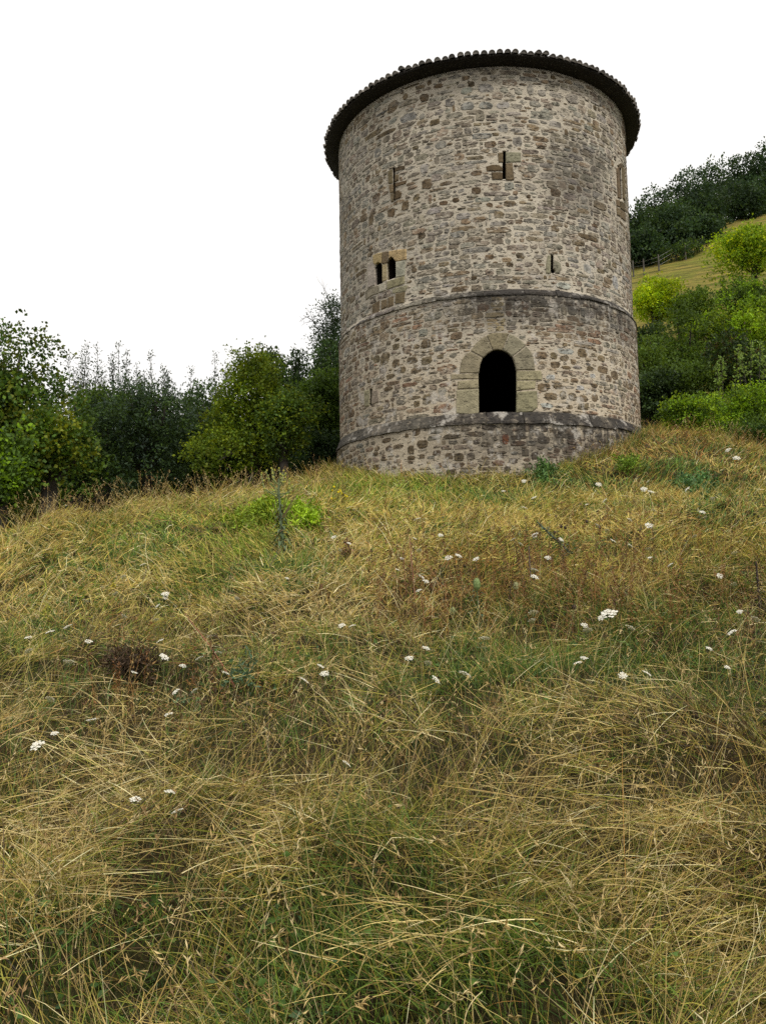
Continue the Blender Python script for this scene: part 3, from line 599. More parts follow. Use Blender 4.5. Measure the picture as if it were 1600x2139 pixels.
def gaps(z0, z1, R, pal, zt, tries):
    for wd, hh in ((0.20, 0.055), (0.13, 0.06), (0.15, 0.036), (0.09, 0.045), (0.09, 0.03), (0.055, 0.034)):
        for _ in range(tries):
            th0 = (random.random() * 2 - 1) * TH; zz = z0 + (z1 - z0) * random.random() + zt(th0); w_ = wd * (0.8 + 0.5 * random.random()); h_ = hh * (0.8 + 0.4 * random.random())
            if zz - h_ < z0 + zt(th0) or zz + h_ > z1 + zt(th0): continue
            P = np.array([(th0 - w_ / R, zz - h_), (th0 + w_ / R, zz + h_)]); a, b, c, d = occ_box(P, R)
            if OCC[c:d:2, a:b:2].any() or OCC[d - 1, a:b].any(): continue
            poly = blob_poly(th0, zz, w_ / R * 0.94, h_ * 0.9, 8, 0.16, 5.0); occ_mark(P, R)
            STONES.append((poly, R, jitc(random.choice(pal), 0.2), 0.6, w_ * h_ * max(math.cos(th0), 0)))
gaps(ZM + 0.0, ZT, R_UP, GREYS + BROWNS[:3], lambda t: float(tiltm(t)), 3800)
gaps(ZL + 0.0, ZM - 0.22, R_LO, BROWNS + GREYS[:3], lambda t: float(tiltl(t)), 2200)
gaps(1.8, ZL - 0.36, R_PL, BROWNS + GREYS[:2], lambda t: float(tiltl(t)), 260)
# yellower patch of later rubble over the door
(pa, za), (pb, zb) = pix2cyl(1010, 625, R_LO), pix2cyl(1052, 690, R_LO)
def recol(poly, col):
    c = np.array(poly).mean(0)
    return jitc((0.33, 0.26, 0.14), 0.2) if pa < c[0] < pb and zb < c[1] < za else col
STONES = [(p, R, recol(p, c), s, a) for p, R, c, s, a in STONES]
# only the stones that can be seen and show largest become objects of their own
zb_ok = lambda p: np.array(p)[:, 1].mean() > 2.6
order = sorted(range(len(STONES)), key=lambda i: -STONES[i][4] if zb_ok(STONES[i][0]) else 1)
def stone_geo(i):
    poly, R, col, sm, _ = STONES[i]
    return block_mesh(poly, R - 0.06, R + 0.004 + 0.014 * random.random() ** 1.5, col, 0.007, smear=sm, jit=0.010)
for i in order[:295]:
    V, F, col, sm = stone_geo(i); c = V.mean(0)
    me = bpy.data.meshes.new('stone'); me.from_pydata([tuple(v) for v in V - c], [], F); set_col(me, np.array([col] * len(V))); add_smear(me, [STONES[i][3]] * len(V)); me.update()
    obj('stone', me, M_STONE, TOWER, tuple(c - TL))
Vs, Fs, Cs, Sm = [], [], [], []; base = 0
for i in order[295:]:
    V, F, col, sm = stone_geo(i); Vs.append(V - TL); Fs += [tuple(q + base for q in f) for f in F]; Cs += [col] * len(V); Sm += [STONES[i][3]] * len(V); base += len(V)
me = bpy.data.meshes.new('small_stones'); me.from_pydata([tuple(v) for v in np.concatenate(Vs)], [], Fs); set_col(me, np.array(Cs)); add_smear(me, Sm); me.update()
tag(obj('small_stones', me, M_STONE, TOWER), kind='stuff')
print('stones', len(STONES))

# the two ledges, one stone after the other
def ledge(prof, n, tilt, zc, name, cols, gap=0.0022):
    th0 = 0.0; edges = [0.0]
    while edges[-1] < 2 * math.pi - 0.12: edges.append(edges[-1] + (2 * math.pi / n) * (0.75 + 0.5 * random.random()))
    edges[-1] = 2 * math.pi
    for a, b in zip(edges[:-1], edges[1:]):
        t = np.linspace(a + gap, b - gap, max(3, int((b - a) / 0.05)) + 1); dz = (random.random() - 0.5) * 0.07; dr = (random.random() - 0.5) * 0.03
        V = []; k = len(prof)
        for q in t:
            for j, (r, z) in enumerate(prof):
                V.append(cyl(q, r + dr * (j in (2, 3)) + (random.random() - 0.5) * 0.02, zc + z + dz * (j in (2, 3)) + float(tilt(q)) + (random.random() - 0.5) * 0.026))
        V = np.array(V); m = len(t)
        F = [(i * k + j, i * k + (j + 1) % k, (i + 1) * k + (j + 1) % k, (i + 1) * k + j) for i in range(m - 1) for j in range(k)] + [tuple(range(k)), tuple(range((m - 1) * k, m * k))[::-1]]
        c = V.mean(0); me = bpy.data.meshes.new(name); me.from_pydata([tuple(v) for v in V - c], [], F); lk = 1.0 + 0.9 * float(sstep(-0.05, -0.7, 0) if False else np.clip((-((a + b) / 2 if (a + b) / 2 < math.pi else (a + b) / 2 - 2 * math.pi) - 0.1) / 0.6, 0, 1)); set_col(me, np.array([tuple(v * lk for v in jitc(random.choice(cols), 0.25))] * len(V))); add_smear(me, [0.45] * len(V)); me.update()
        obj(name, me, M_STONE, TOWER, tuple(c - TL))
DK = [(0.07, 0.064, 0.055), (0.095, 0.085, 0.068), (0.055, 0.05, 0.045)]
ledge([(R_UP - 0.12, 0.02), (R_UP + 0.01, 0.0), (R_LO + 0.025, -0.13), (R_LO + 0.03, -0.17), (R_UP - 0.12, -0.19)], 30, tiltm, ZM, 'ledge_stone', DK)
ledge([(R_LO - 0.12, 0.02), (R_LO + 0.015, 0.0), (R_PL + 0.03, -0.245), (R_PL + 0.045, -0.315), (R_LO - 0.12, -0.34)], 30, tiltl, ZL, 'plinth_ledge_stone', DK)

# roof: soffit, low cone, barrel tiles along the eave
def roof_mat(name, c0, c1):
    m, t, o = new_mat(name); N = NT(t); pos = N.n('ShaderNodeNewGeometry').outputs['Position']
    a = N.noise(pos, 3.5, 5, 0.65); b = N.noise(pos, 25, 4, 0.6)
    col = N.mixc(N.rng(a, 0.35, 0.7), c0, c1); col = N.mixc(N.rng(b, 0.55, 0.75, 0, 0.6), col, (0.20, 0.195, 0.17, 1))
    at_ = N.n('ShaderNodeAttribute', attribute_name='Col').outputs['Color']; col = N.mixc(1.0, col, at_, 'MULTIPLY')
    p = N.n('ShaderNodeBsdfPrincipled'); N.link(col, p.inputs['Base Color']); p.inputs['Roughness'].default_value = 0.85; p.inputs['Specular IOR Level'].default_value = 0.2
    bp = N.n('ShaderNodeBump'); bp.inputs['Strength'].default_value = 0.5; bp.inputs['Distance'].default_value = 0.02; N.link(b, bp.inputs['Height']); N.link(bp.outputs[0], p.inputs['Normal'])
    N.link(p.outputs[0], o.inputs[0]); return m
M_TILE = roof_mat('weathered_tile', (0.25, 0.225, 0.20, 1), (0.17, 0.16, 0.145, 1)); M_WOOD = roof_mat('dark_eave_board', (0.020, 0.016, 0.012, 1), (0.012, 0.010, 0.008, 1))
SLOPE = 0.34
rm = revolve('roof', [(R_UP - 0.3, ZT - 0.01), (R_EAVE - 0.07, ZE - 0.13), (R_EAVE - 0.05, ZE - 0.06), (0.05, ZE - 0.06 + SLOPE * R_EAVE)], 192)
set_col(rm, np.ones((len(rm.vertices), 3))); ROOF = obj('roof', rm, M_WOOD, TOWER)
NTILE = 149
def tile_mesh(upside, ln=0.42, rad=0.092, rad2=0.072, tk=0.016):
    V = []; F = []; n = 6
    for i, (yy, r) in enumerate(((0, rad), (ln, rad2))):
        for q in (r, r - tk):
            for k in range(n + 1):
                a = math.pi * k / n; s = -1 if upside else 1
                V.append((q * math.cos(a), yy, s * q * math.sin(a)))
    m = n + 1; A, B, C, D = 0, m, 2 * m, 3 * m
    for k in range(n):
        F += [(A + k, A + k + 1, C + k + 1, C + k), (B + k, D + k, D + k + 1, B + k + 1), (A + k, B + k, B + k + 1, A + k + 1), (C + k, C + k + 1, D + k + 1, D + k)]
    F += [(A, C, D, B), (A + n, B + n, D + n, C + n)]
    if not upside:
        b0 = len(V); V += [((rad - 0.004) * math.cos(math.pi * k / n), 0.012, (rad - 0.004) * math.sin(math.pi * k / n)) for k in range(n + 1)]; F += [tuple(range(b0, b0 + n + 1))]
    me = bpy.data.meshes.new('roof_tile'); me.from_pydata(V, [], F); me.materials.append(M_TILE); return me
def tint(me, k): set_col(me, np.full((len(me.vertices), 3), k)); return me
COVERS = [tint(tile_mesh(False), k) for k in (0.55, 0.75, 0.95, 1.25)]; CHAN = [tint(tile_mesh(True, 0.42, 0.085, 0.07), k) for k in (0.5, 0.7)]
LIFT = {pix2cyl(838, 150, R_EAVE)[0]: 0.05, pix2cyl(1137, 112, R_EAVE)[0]: 0.045}
ntiles = 0
for row in range(2):
    for k in range(NTILE):
        if row == 1 and abs(((k + 0.5) / NTILE * 2 - 1)) > 0.99: continue
        if ntiles >= 299: break
        th0 = (k + 0.5 - NTILE / 2) * 2 * math.pi / NTILE
        if row == 0:
            r = R_EAVE; z = ZE - 0.085; me = random.choice(COVERS)
        else:
            th0 += math.pi / NTILE; r = R_EAVE - 0.015; z = ZE - 0.012; me = random.choice(CHAN)
        o = bpy.data.objects.new('roof_tile' if row == 0 else 'channel_tile', me); COL.objects.link(o); o.parent = ROOF
        p = cyl(th0 + (random.random() - 0.5) * 0.006, r + (random.random() - 0.5) * 0.05, z + (random.random() - 0.5) * 0.026) - TL
        for lt, dz in LIFT.items():
            if row == 0 and abs(th0 - lt) < 0.045: p[2] += dz * (1 - abs(th0 - lt) / 0.05); 
        inward = -(cyl(th0, 1, 0) - cyl(th0, 0, 0)); yv = Vector((inward[0], inward[1], SLOPE)).normalized(); xv = yv.cross(Vector((0, 0, 1))).normalized(); zv = xv.cross(yv)
        o.matrix_local = Matrix.Translation(Vector(p)) @ Matrix((xv, yv, zv)).transposed().to_4x4() @ Matrix.Rotation((random.random() - 0.5) * 0.08, 4, 'Z')
        ntiles += 1
# ribs of tiles further up the cone, never seen from the meadow
up = MB()
for k in range(NTILE):
    th0 = (k + 0.5 - NTILE / 2) * 2 * math.pi / NTILE
    for r0 in (4.6, 4.15, 3.7):
        z0 = ZE - 0.085 + SLOPE * (R_EAVE - r0) + 0.01; w_ = 0.09 * r0 / R_EAVE
        A = [cyl(th0 + s_ * w_ / r0, r0, z0 + hz) - TL for s_, hz in ((-1, 0), (-0.6, 0.07), (0.6, 0.07), (1, 0))]
        B = [cyl(th0 + s_ * w_ / r0, r0 - 0.5, z0 + hz + SLOPE * 0.5 - 0.02) - TL for s_, hz in ((-0.8, 0), (-0.5, 0.06), (0.5, 0.06), (0.8, 0))]
        up.add(A + B, [(i, i + 1, i + 5, i + 4) for i in range(3)] + [(0, 3, 2, 1)], (0.9, 0.9, 0.9))
tag(up.build('upper_tiles', M_TILE, ROOF), kind='stuff')

# ------------------------------------------------------------------ TREES
def norm(v): return v / (np.linalg.norm(v, axis=-1, keepdims=True) + 1e-9)
def leaf_cloud(P, Dv, size, asp, col, seed):
    """one small folded leaf (two triangles) per row: P base point, Dv its direction, size its length"""
    r = np.random.default_rng(seed); n = len(P)
    side = norm(np.cross(Dv, r.normal(size=(n, 3)))); up = np.cross(side, Dv)
    ln = size[:, None]; wd = ln * asp
    a = P; b = P + Dv * ln * 0.5 + side * wd * 0.5 + up * ln * 0.10; c = P + Dv * ln - up * ln * 0.12; d = P + Dv * ln * 0.5 - side * wd * 0.5 + up * ln * 0.10
    V = np.stack([a, b, c, d], 1).reshape(-1, 3); i = np.arange(n)[:, None] * 4
    F = np.concatenate([i + np.array([[0, 1, 2]]), i + np.array([[0, 2, 3]])], 1).reshape(-1, 3)
    return V, F, np.repeat(col, 4, 0)
def crown(lobes, n, leaf, cols, seed, asp=0.6, per=9, spread=0.32, shell=0.55, up=0.35, face=0.45, sprig=0.0):
    """lobes (cx,cy,cz,rx,ry,rz): leaves in small sprays through the outer shell of each lobe"""
    r = np.random.default_rng(seed); Lb = np.array(lobes); vol = (Lb[:, 3] * Lb[:, 5]) ** 1.0
    nc = n // per; li = r.choice(len(Lb), nc, p=vol / vol.sum()); B = Lb[li]
    d = norm(r.normal(size=(nc, 3)) + np.array([0, -face, up])); rad = shell + (1.06 - shell) * r.random(nc) ** 0.6
    wob = 0.82 + 0.42 * vnoise(d[:, 0] * 2.2 + li * 3.1, d[:, 2] * 2.2 + d[:, 1] * 2.2 + li * 1.7, seed)
    C = B[:, :3] + d * B[:, 3:6] * (rad * wob)[:, None]
    ax = norm(d + r.normal(size=(nc, 3)) * 0.5 + np.array([0, 0, 0.25 + sprig]))
    t = r.random((nc, per)); sl = spread * (0.6 + 0.8 * r.random(nc))
    P = C[:, None] + ax[:, None] * (t * sl[:, None])[..., None] + r.normal(size=(nc, per, 3)) * (spread * 0.30)
    D = norm(ax[:, None] * 0.7 + r.normal(size=(nc, per, 3)) * 0.75)
    cc = np.array(cols)[r.integers(0, len(cols), nc)] * (0.95 + 0.6 * r.random((nc, 1))) * (0.68 + 0.64 * r.random(len(Lb)))[li][:, None]
    cl = np.repeat(cc, per, 0) * (0.85 + 0.3 * r.random((nc * per, 1)))
    sz = leaf * (0.65 + 0.7 * r.random(nc * per))
    return leaf_cloud(P.reshape(-1, 3), D.reshape(-1, 3), sz, asp, cl, seed + 1)
def base_z(x, y): return float(max(H(x, y) if (GX0 < x < GX1 and GY0 < y < GY1) else -3.0, hill_z(x, y) if y > 28 else -9))
def twigs(mb, p, d, ln, rad, lv, c, r, tips):
    p = np.array(p, float); d = np.array(d, float); pts = [p]; q = p.copy()
    for k in range(4):
        d = d + r.normal(size=3) * 0.16 + np.array([0, 0, 0.05]); d /= np.linalg.norm(d); q = q + d * ln / 4; pts.append(q.copy())
    mb.tube(pts, [rad * (1 - 0.17 * k) for k in range(5)], 5 if lv == 0 else 4 if lv == 1 else 3, c); tips.append(q)
    if lv < 2:
        for k in range(3 if lv == 0 else 3):
            i = r.integers(1, 5); dd = d + r.normal(size=3) * 0.7; dd /= np.linalg.norm(dd)
            twigs(mb, pts[i], dd, ln * 0.62, rad * 0.5, lv + 1, c, r, tips)
def tree(name, label, cat, px, top, bot, hw, y, cols, n, leaf, seed, nl=16, asp=0.6, bark=(0.06, 0.05, 0.04), group=None, shape='round', spread=0.32, up=0.35, ztrunk=None, bare=0, depth=0.85, sprig=0.0, trunkx=0.0, per=9, tk=1.0):
    """crown given by its photo box (px centre, top row, bottom row, half width) at its own distance y"""
    r = np.random.default_rng(seed); c = at(px, (top + bot) / 2, y); W_ = hw / FPX * y; Hh = (bot - top) / 2 / FPX * y
    bx = c[0] + trunkx * W_; bz = base_z(bx, y) if ztrunk is None else ztrunk
    root = empty(name, (bx, y, bz - 0.05), label, cat, group); RT = np.array([bx, y, bz - 0.05])
    lobes = []
    for k in range(nl):
        v = norm(r.normal(size=3)); q = r.random() ** 0.5
        if shape == 'round': e = v * np.array([W_ * 0.66, W_ * depth * 0.66, Hh * 0.70]) * q; f = 0.40 + 0.14 * r.random()
        elif shape == 'cone':
            h = -0.85 + 1.75 * (k + 0.5) / nl; wf = max(0.12, 0.95 - 0.48 * (h + 0.85)); e = np.array([v[0] * W_ * wf * 0.7, v[1] * W_ * wf * depth * 0.7, Hh * h * 0.9]); f = 0.30 + 0.2 * wf
        elif shape == 'spire':
            h = -0.9 + 1.8 * (k + 0.5) / nl; e = np.array([v[0] * W_ * 0.45, v[1] * W_ * 0.45, Hh * h]); f = 0.42 * (1.15 - 0.55 * (h + 1) / 2)
        elif shape == 'wide': e = v * np.array([W_ * 0.75, W_ * depth * 0.7, Hh * 0.6]) * q; e[2] += Hh * 0.3 * (1 - (e[0] / W_) ** 2) - Hh * 0.1; f = 0.34 + 0.14 * r.random()
        rr = f * min(W_, Hh * 1.15) * (1.0 if shape != 'spire' else 1.0)
        lobes.append((*(c + e), rr * 1.12, rr * 1.0, rr * (0.82 if shape != 'spire' else 1.9)))
    V, F, C = crown(lobes, n, leaf, cols, seed, asp, per=per, spread=spread, up=up, sprig=sprig)
    obj('crown', mesh_np('crown', V - RT, F, C), M_LEAF, root)
    # trunk with limbs reaching into the lobes
    mb = MB(); th = max(0.05, 0.045 * (c[2] + Hh - bz)); th = min(th, 0.32) * tk
    fork = np.array([bx, y, bz + max(0.4, (c[2] - Hh * 0.55 - bz))]) ; fork[0] += (c[0] - bx) * 0.4
    mb.tube([np.array([bx, y, bz - 0.3]) - RT, (np.array([bx, y, bz]) * 0.5 + fork * 0.5) + np.array([0.06 * W_ * r.normal(), 0, 0]) - RT, fork - RT, np.array([c[0], y, c[2] + Hh * 0.35]) - RT], [th * 1.25, th, th * 0.8, th * 0.25], 7, bark)
    mb.build('trunk', M_BARK, root, smooth=True)
    lm = MB()
    for k, lb in enumerate(lobes[:min(12, nl)]):
        e = np.array(lb[:3]); m_ = fork * 0.55 + e * 0.45 + np.array([0, 0, 0.12 * Hh]) + r.normal(size=3) * 0.08 * W_
        lm.tube([fork - RT, m_ - RT, e - RT, e + (e - m_) * 0.35 - RT], [th * 0.5, th * 0.32, th * 0.16, th * 0.06], 5, bark)
    if bare:
        tips = []
        for k in range(bare):
            p = np.array(lobes[int(np.argmax([l[2] for l in lobes]))][:3]) + r.normal(size=3) * W_ * 0.2
            twigs(lm, p - RT, np.array([r.normal() * 0.7 - 0.2, r.normal() * 0.3, 1.0]), Hh * 0.27 * (0.6 + 0.6 * r.random()), th * 0.10, 0, bark, r, tips)
    lm.build('limbs', M_BARK, root, smooth=True)
    return root
G_MAPLE = [(0.062, 0.105, 0.010), (0.048, 0.092, 0.014), (0.10, 0.12, 0.010), (0.034, 0.07, 0.014)]
G_OLIVE = [(0.115, 0.165, 0.008), (0.095, 0.148, 0.010), (0.075, 0.122, 0.012), (0.14, 0.178, 0.010)]
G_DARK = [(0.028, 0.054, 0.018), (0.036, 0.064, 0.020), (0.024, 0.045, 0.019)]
G_BLUE = [(0.055, 0.080, 0.055), (0.042, 0.066, 0.046), (0.066, 0.088, 0.058)]
G_MID = [(0.055, 0.100, 0.014), (0.07, 0.118, 0.014), (0.045, 0.08, 0.015)]
G_LIME = [(0.31, 0.41, 0.008), (0.26, 0.37, 0.008), (0.37, 0.44, 0.010), (0.19, 0.30, 0.010)]
G_BRI = [(0.155, 0.265, 0.012), (0.13, 0.23, 0.012), (0.195, 0.285, 0.014)]
G_WOOD = [(0.022, 0.045, 0.017), (0.028, 0.055, 0.018), (0.020, 0.040, 0.020), (0.034, 0.060, 0.017)]
BK = (0.055, 0.048, 0.04); BKD = (0.03, 0.026, 0.022)
# --- left of the tower
tree('maple_tree', 'large olive green broadleaf tree cut by the frame at the far left', 'tree', -15, 668, 1120, 175, 23, G_MAPLE, 36000, 0.105, 101, 34, 0.8, BK, spread=0.3)
tree('leafy_shrub', 'bright green leafy branches low at the left edge above the dry grass', 'shrub', 5, 880, 1085, 62, 20, G_MID + G_BRI[:1], 3600, 0.11, 102, 9, 0.8, BK)
tree('broadleaf_tree', 'small green tree with yellow turning leaves leaning right beside the far left tree', 'tree', 105, 830, 1080, 80, 22, G_MAPLE[:2] + [(0.12, 0.14, 0.012)], 5000, 0.11, 103, 10, 0.8, BK)
def airy(name, label, cat, px, top, bot, hw, y, cols, nb, lpb, leaf, seed, bark, group=None, asp=0.4, lean=0.3, f0=0.35):
    """a stand of thin upright branches with small leaves along them, sky between"""
    r = np.random.default_rng(seed); c = at(px, bot, y); bz = base_z(c[0], y); RT = np.array([c[0], y, bz - 0.05]); root = empty(name, tuple(RT), label, cat, group)
    W_ = hw / FPX * y; zt = at(px, top, y)[2]; z0 = c[2]; lm = MB(); P, D, S = [], [], []
    for k in range(nb):
        x0 = c[0] + r.normal() * W_ * 0.3; y0 = y + r.normal() * W_ * 0.5; q = 1 if k == 0 else 0.45 + 0.45 * r.random(); zz = z0 + (zt - z0) * q
        tip = np.array([x0 + r.normal() * W_ * 0.9 * lean / 0.3 * (1.25 - q), y0 + r.normal() * W_ * 0.3, zz]); ft = np.array([c[0] + (x0 - c[0]) * 0.5, y0, max(bz, z0 - 3.0)]); md = ft * 0.45 + tip * 0.55 + r.normal(size=3) * 0.12 * W_
        lm.tube([np.array([0, 0, -0.1]), ft - RT + np.array([0, 0, 0.4]), md - RT, tip - RT], [0.05, 0.035, 0.022, 0.006], 4, bark)
        t = f0 + (1 - f0) * r.random(lpb) ** 1.25; sub = r.integers(0, max(4, lpb // 14), lpb); ang = sub * 2.4; out_ = (0.14 + 0.55 * (1 - t)) * W_ * 1.3 * r.random(lpb)
        b = ft + (md - ft) * np.minimum(t / 0.55, 1)[:, None] + (tip - md) * np.maximum((t - 0.55) / 0.45, 0)[:, None]
        b = b + np.stack([np.cos(ang) * out_, np.sin(ang) * out_, out_ * 0.7], -1) + r.normal(size=(lpb, 3)) * 0.03
        P.append(b); D.append(norm(np.stack([np.cos(ang) * 0.6, np.sin(ang) * 0.6, np.full(lpb, 0.7)], -1) + r.normal(size=(lpb, 3)) * 0.55)); S.append(leaf * (0.6 + 0.7 * r.random(lpb)))
        for j in range(6):
            tt = 0.45 + 0.5 * r.random(); bb = ft + (md - ft) * min(tt / 0.55, 1) + (tip - md) * max((tt - 0.55) / 0.45, 0); e = bb + np.array([r.normal() * 0.28, r.normal() * 0.2, 0.25 + 0.2 * r.random()]) * W_
            lm.tube([bb - RT, e - RT], [0.012, 0.004], 3, bark)
    P, D, S = np.concatenate(P), np.concatenate(D), np.concatenate(S); cc = np.array(cols)[r.integers(0, len(cols), len(P))] * (0.75 + 0.5 * r.random((len(P), 1)))
    V, F, C = leaf_cloud(P, D, S, asp, cc, seed); obj('crown', mesh_np('crown', V - RT, F, C), M_LEAF, root); lm.build('limbs', M_BARK, root); return root
for k, (px, top, hw, yy) in enumerate(((165, 715, 40, 36), (212, 728, 40, 37), (258, 712, 34, 36), (300, 742, 38, 38), (352, 762, 36, 37), (400, 775, 34, 39), (452, 742, 34, 41))):
    airy('slender_tree', ('slender blue green tree with thin upright twigs, just right of the large left tree', 'second slender blue green tree from the left, thin crown against white sky', 'tallest slender blue green tree standing like a spire against the white sky',
         'slender blue green tree just right of the tallest spire', 'thin low blue green tree before the dip in the treeline', 'thin grey green tree at the lowest dip of the treeline', 'thin dark tree showing behind the left edge of the olive tree')[k],
         'tree', px, top, 960, hw, yy, G_BLUE, 15, 340, 0.12, 110 + k, BK, 'slender trees behind the meadow')
tree('dark_shrub', 'dark green dense shrub filling the hedge left of the slender trees', 'shrub', 165, 825, 1085, 95, 27, G_DARK + G_MID, 7000, 0.12, 121, 14, 0.6, BKD)
tree('dark_shrub', 'yellowish green rounded shrub below the slender blue green trees', 'shrub', 215, 795, 920, 62, 30, G_MID + G_OLIVE[2:3], 3600, 0.12, 122, 10, 0.7, BKD)
tree('willow_shrub', 'greyish dark green willow shrub in the middle of the left hedge', 'shrub', 310, 785, 1075, 122, 28, G_BLUE[1:2] + G_DARK + G_MID[2:], 10500, 0.13, 123, 18, 0.45, BKD)
tree('dark_shrub', 'dark green shrub between the willow and the olive tree', 'shrub', 415, 758, 1070, 86, 30, G_DARK + G_MID[2:], 6000, 0.13, 124, 12, 0.6, BKD)
tree('olive_tree', 'yellow olive green tree with a pointed crown left of the tower', 'tree', 528, 736, 1000, 118, 27, G_OLIVE, 17000, 0.10, 125, 28, 0.7, BK, shape='cone', spread=0.28)
tree('olive_tree', 'yellowish green lower tree joined to the right side of the olive tree', 'tree', 592, 790, 1010, 72, 26.5, G_OLIVE[2:] + G_MID, 6500, 0.10, 126, 14, 0.7, BK, spread=0.28)
tree('dark_shrub', 'dark leafy thicket under the olive tree at the top of the dry meadow', 'shrub', 520, 930, 1080, 130, 29, G_DARK + G_MID[2:], 6500, 0.12, 127, 14, 0.7, BKD)
tree('beech_tree', 'dark green tree with a lumpy top behind the olive tree', 'tree', 566, 708, 900, 62, 42, G_DARK + G_MID[:1], 4500, 0.17, 128, 14, 0.6, BKD)
tree('beech_tree', 'airy dark tree with sky showing through beside the tall bare topped tree', 'tree', 622, 700, 900, 42, 43, G_DARK, 2600, 0.15, 129, 10, 0.55, BKD)
tree('bare_topped_tree', 'tall dark tree with bare twigs at its top touching the left side of the tower', 'tree', 706, 610, 970, 78, 40, G_DARK + G_BLUE[1:2], 17000, 0.12, 130, 26, 0.5, (0.06, 0.055, 0.05), shape='cone', bare=4, per=12, spread=0.45)
tree('broadleaf_tree', 'dark leafy tree crowding the tower left edge below the bare topped tree', 'tree', 690, 668, 940, 52, 38, G_DARK + G_MID[2:], 6500, 0.13, 133, 16, 0.6, BKD)
tree('broadleaf_tree', 'mid green broad tree directly left of the tower wall', 'tree', 668, 752, 985, 78, 33, G_MID, 9000, 0.13, 131, 16, 0.7, BKD)
tree('dark_shrub', 'dark shaded shrub at the foot of the tower left side', 'shrub', 680, 880, 1060, 70, 32, G_DARK, 4500, 0.13, 132, 10, 0.7, BKD)
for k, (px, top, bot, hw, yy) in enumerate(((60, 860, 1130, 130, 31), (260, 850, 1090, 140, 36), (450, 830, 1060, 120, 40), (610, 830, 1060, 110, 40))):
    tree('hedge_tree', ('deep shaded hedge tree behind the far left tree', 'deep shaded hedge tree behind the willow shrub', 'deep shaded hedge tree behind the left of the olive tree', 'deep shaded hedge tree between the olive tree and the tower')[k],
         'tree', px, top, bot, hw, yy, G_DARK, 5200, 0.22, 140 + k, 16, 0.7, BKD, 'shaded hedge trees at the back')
def undergrowth():
    Lb = []; r = np.random.default_rng(15)
    for px in np.arange(-60, 720, 26):
        cr = float(np.interp(px, [0, 100, 330, 500, 620, 700], [1100, 1080, 1066, 1046, 1022, 985])); q = at(px, cr + 4, 31 + 3 * r.random()); Lb.append((*q, 0.9, 0.8, 1.2)); q = at(px + 13, cr - 40, 34 + 2 * r.random()); Lb.append((*q, 0.9, 0.8, 1.1))
    V, F, C = crown(Lb, 24000, 0.22, G_DARK, 16, 0.7, spread=0.3, shell=0.2)
    tag(obj('undergrowth', mesh_np('undergrowth', V, F, C), M_LEAF), kind='stuff')
undergrowth()
# --- right of the tower: thicket on the slope
tree('lime_tree', 'round bright yellow green tree beside the tower below the pasture', 'tree', 1366, 562, 720, 52, 47, G_LIME, 13000, 0.12, 201, 24, 0.75, BK, spread=0.26, up=0.9)
tree('spreading_tree', 'bright green spreading tree with visible branches at the right edge', 'tree', 1572, 476, 606, 100, 46, G_LIME[1:] + G_BRI, 13000, 0.13, 202, 30, 0.7, BK, shape='wide', spread=0.34, up=0.6, trunkx=0.05, tk=0.42)
TH_ = [(1345, 680, 905, 60, 40, G_MID + G_OLIVE[2:3], 'olive tinged shrub in the thicket just right of the tower'), (1425, 640, 860, 72, 42, G_MID, 'mid green thicket tree under the round lime tree'),
       (1500, 625, 860, 80, 43, G_MID + G_OLIVE[:2] + G_BRI[:1], 'olive green thicket tree below the gap in the pasture'), (1580, 625, 800, 75, 42, G_BRI, 'mid green thicket tree below the spreading tree at the right edge'),
       (1360, 745, 930, 62, 36, G_DARK, 'dark shaded shrub at the tower right side'), (1440, 745, 900, 80, 36, G_MID, 'dark green shrub in the middle of the right thicket'),
       (1530, 700, 880, 70, 36, G_MID[2:] + G_DARK + [(0.07, 0.06, 0.02)], 'dull green thicket shrub with brownish tips'), (1600, 720, 900, 60, 35, G_DARK + G_MID, 'dark shrub at the right edge under the thicket tree')]
TH_ += [(1350, 672, 800, 50, 45, G_OLIVE[2:3] + G_DARK, 'yellowish shrub under the round lime tree beside the tower wall'), (1450, 605, 720, 55, 46, G_MID + G_OLIVE[2:3], 'green shrub at the lower rim of the pasture'), (1556, 568, 740, 80, 44, G_BRI[1:2] + G_MID, 'green shrub under the spreading tree')]
for k, (px, top, bot, hw, yy, cols, lab) in enumerate(TH_):
    tree('thicket_tree', lab, 'tree', px, top, bot, hw, yy, [(c[0] * 1.15, c[1] * 1.1, c[2]) for c in cols], 6800, 0.15, 210 + k, 14, 0.6, BKD, 'thicket on the slope right of the tower', spread=0.3, up=0.5)
tree('bright_shrub', 'fresh green shrub growing behind the mound right of the tower', 'shrub', 1440, 815, 945, 78, 28.5, G_BRI[1:] + G_MID[:2], 9000, 0.085, 230, 16, 0.7, BK, spread=0.26, up=0.6)
tree('bright_shrub', 'fresh green shrub at the right edge behind the mound', 'shrub', 1560, 795, 950, 78, 29, G_BRI + G_MID[:1], 9000, 0.085, 231, 16, 0.7, BK, spread=0.26, up=0.6)
tree('low_shrub', 'low dark green shrub behind the crest at the right edge', 'shrub', 1580, 880, 965, 70, 26, G_MID + G_DARK[:1], 4200, 0.08, 232, 10, 0.7, BKD)
airy('sprig_shrub', 'light green leafy sprigs standing out in the right thicket', 'shrub', 1562, 706, 790, 24, 33.4, [(0.24, 0.34, 0.09), (0.19, 0.29, 0.06)], 5, 60, 0.13, 233, BK, None, 0.6, 0.5, 0.75)
airy('sprig_shrub', 'small pale green sprigs standing out lower in the right thicket', 'shrub', 1507, 742, 800, 20, 33.2, [(0.22, 0.33, 0.07), (0.18, 0.28, 0.06)], 4, 55, 0.12, 234, BK, None, 0.6, 0.5, 0.75)
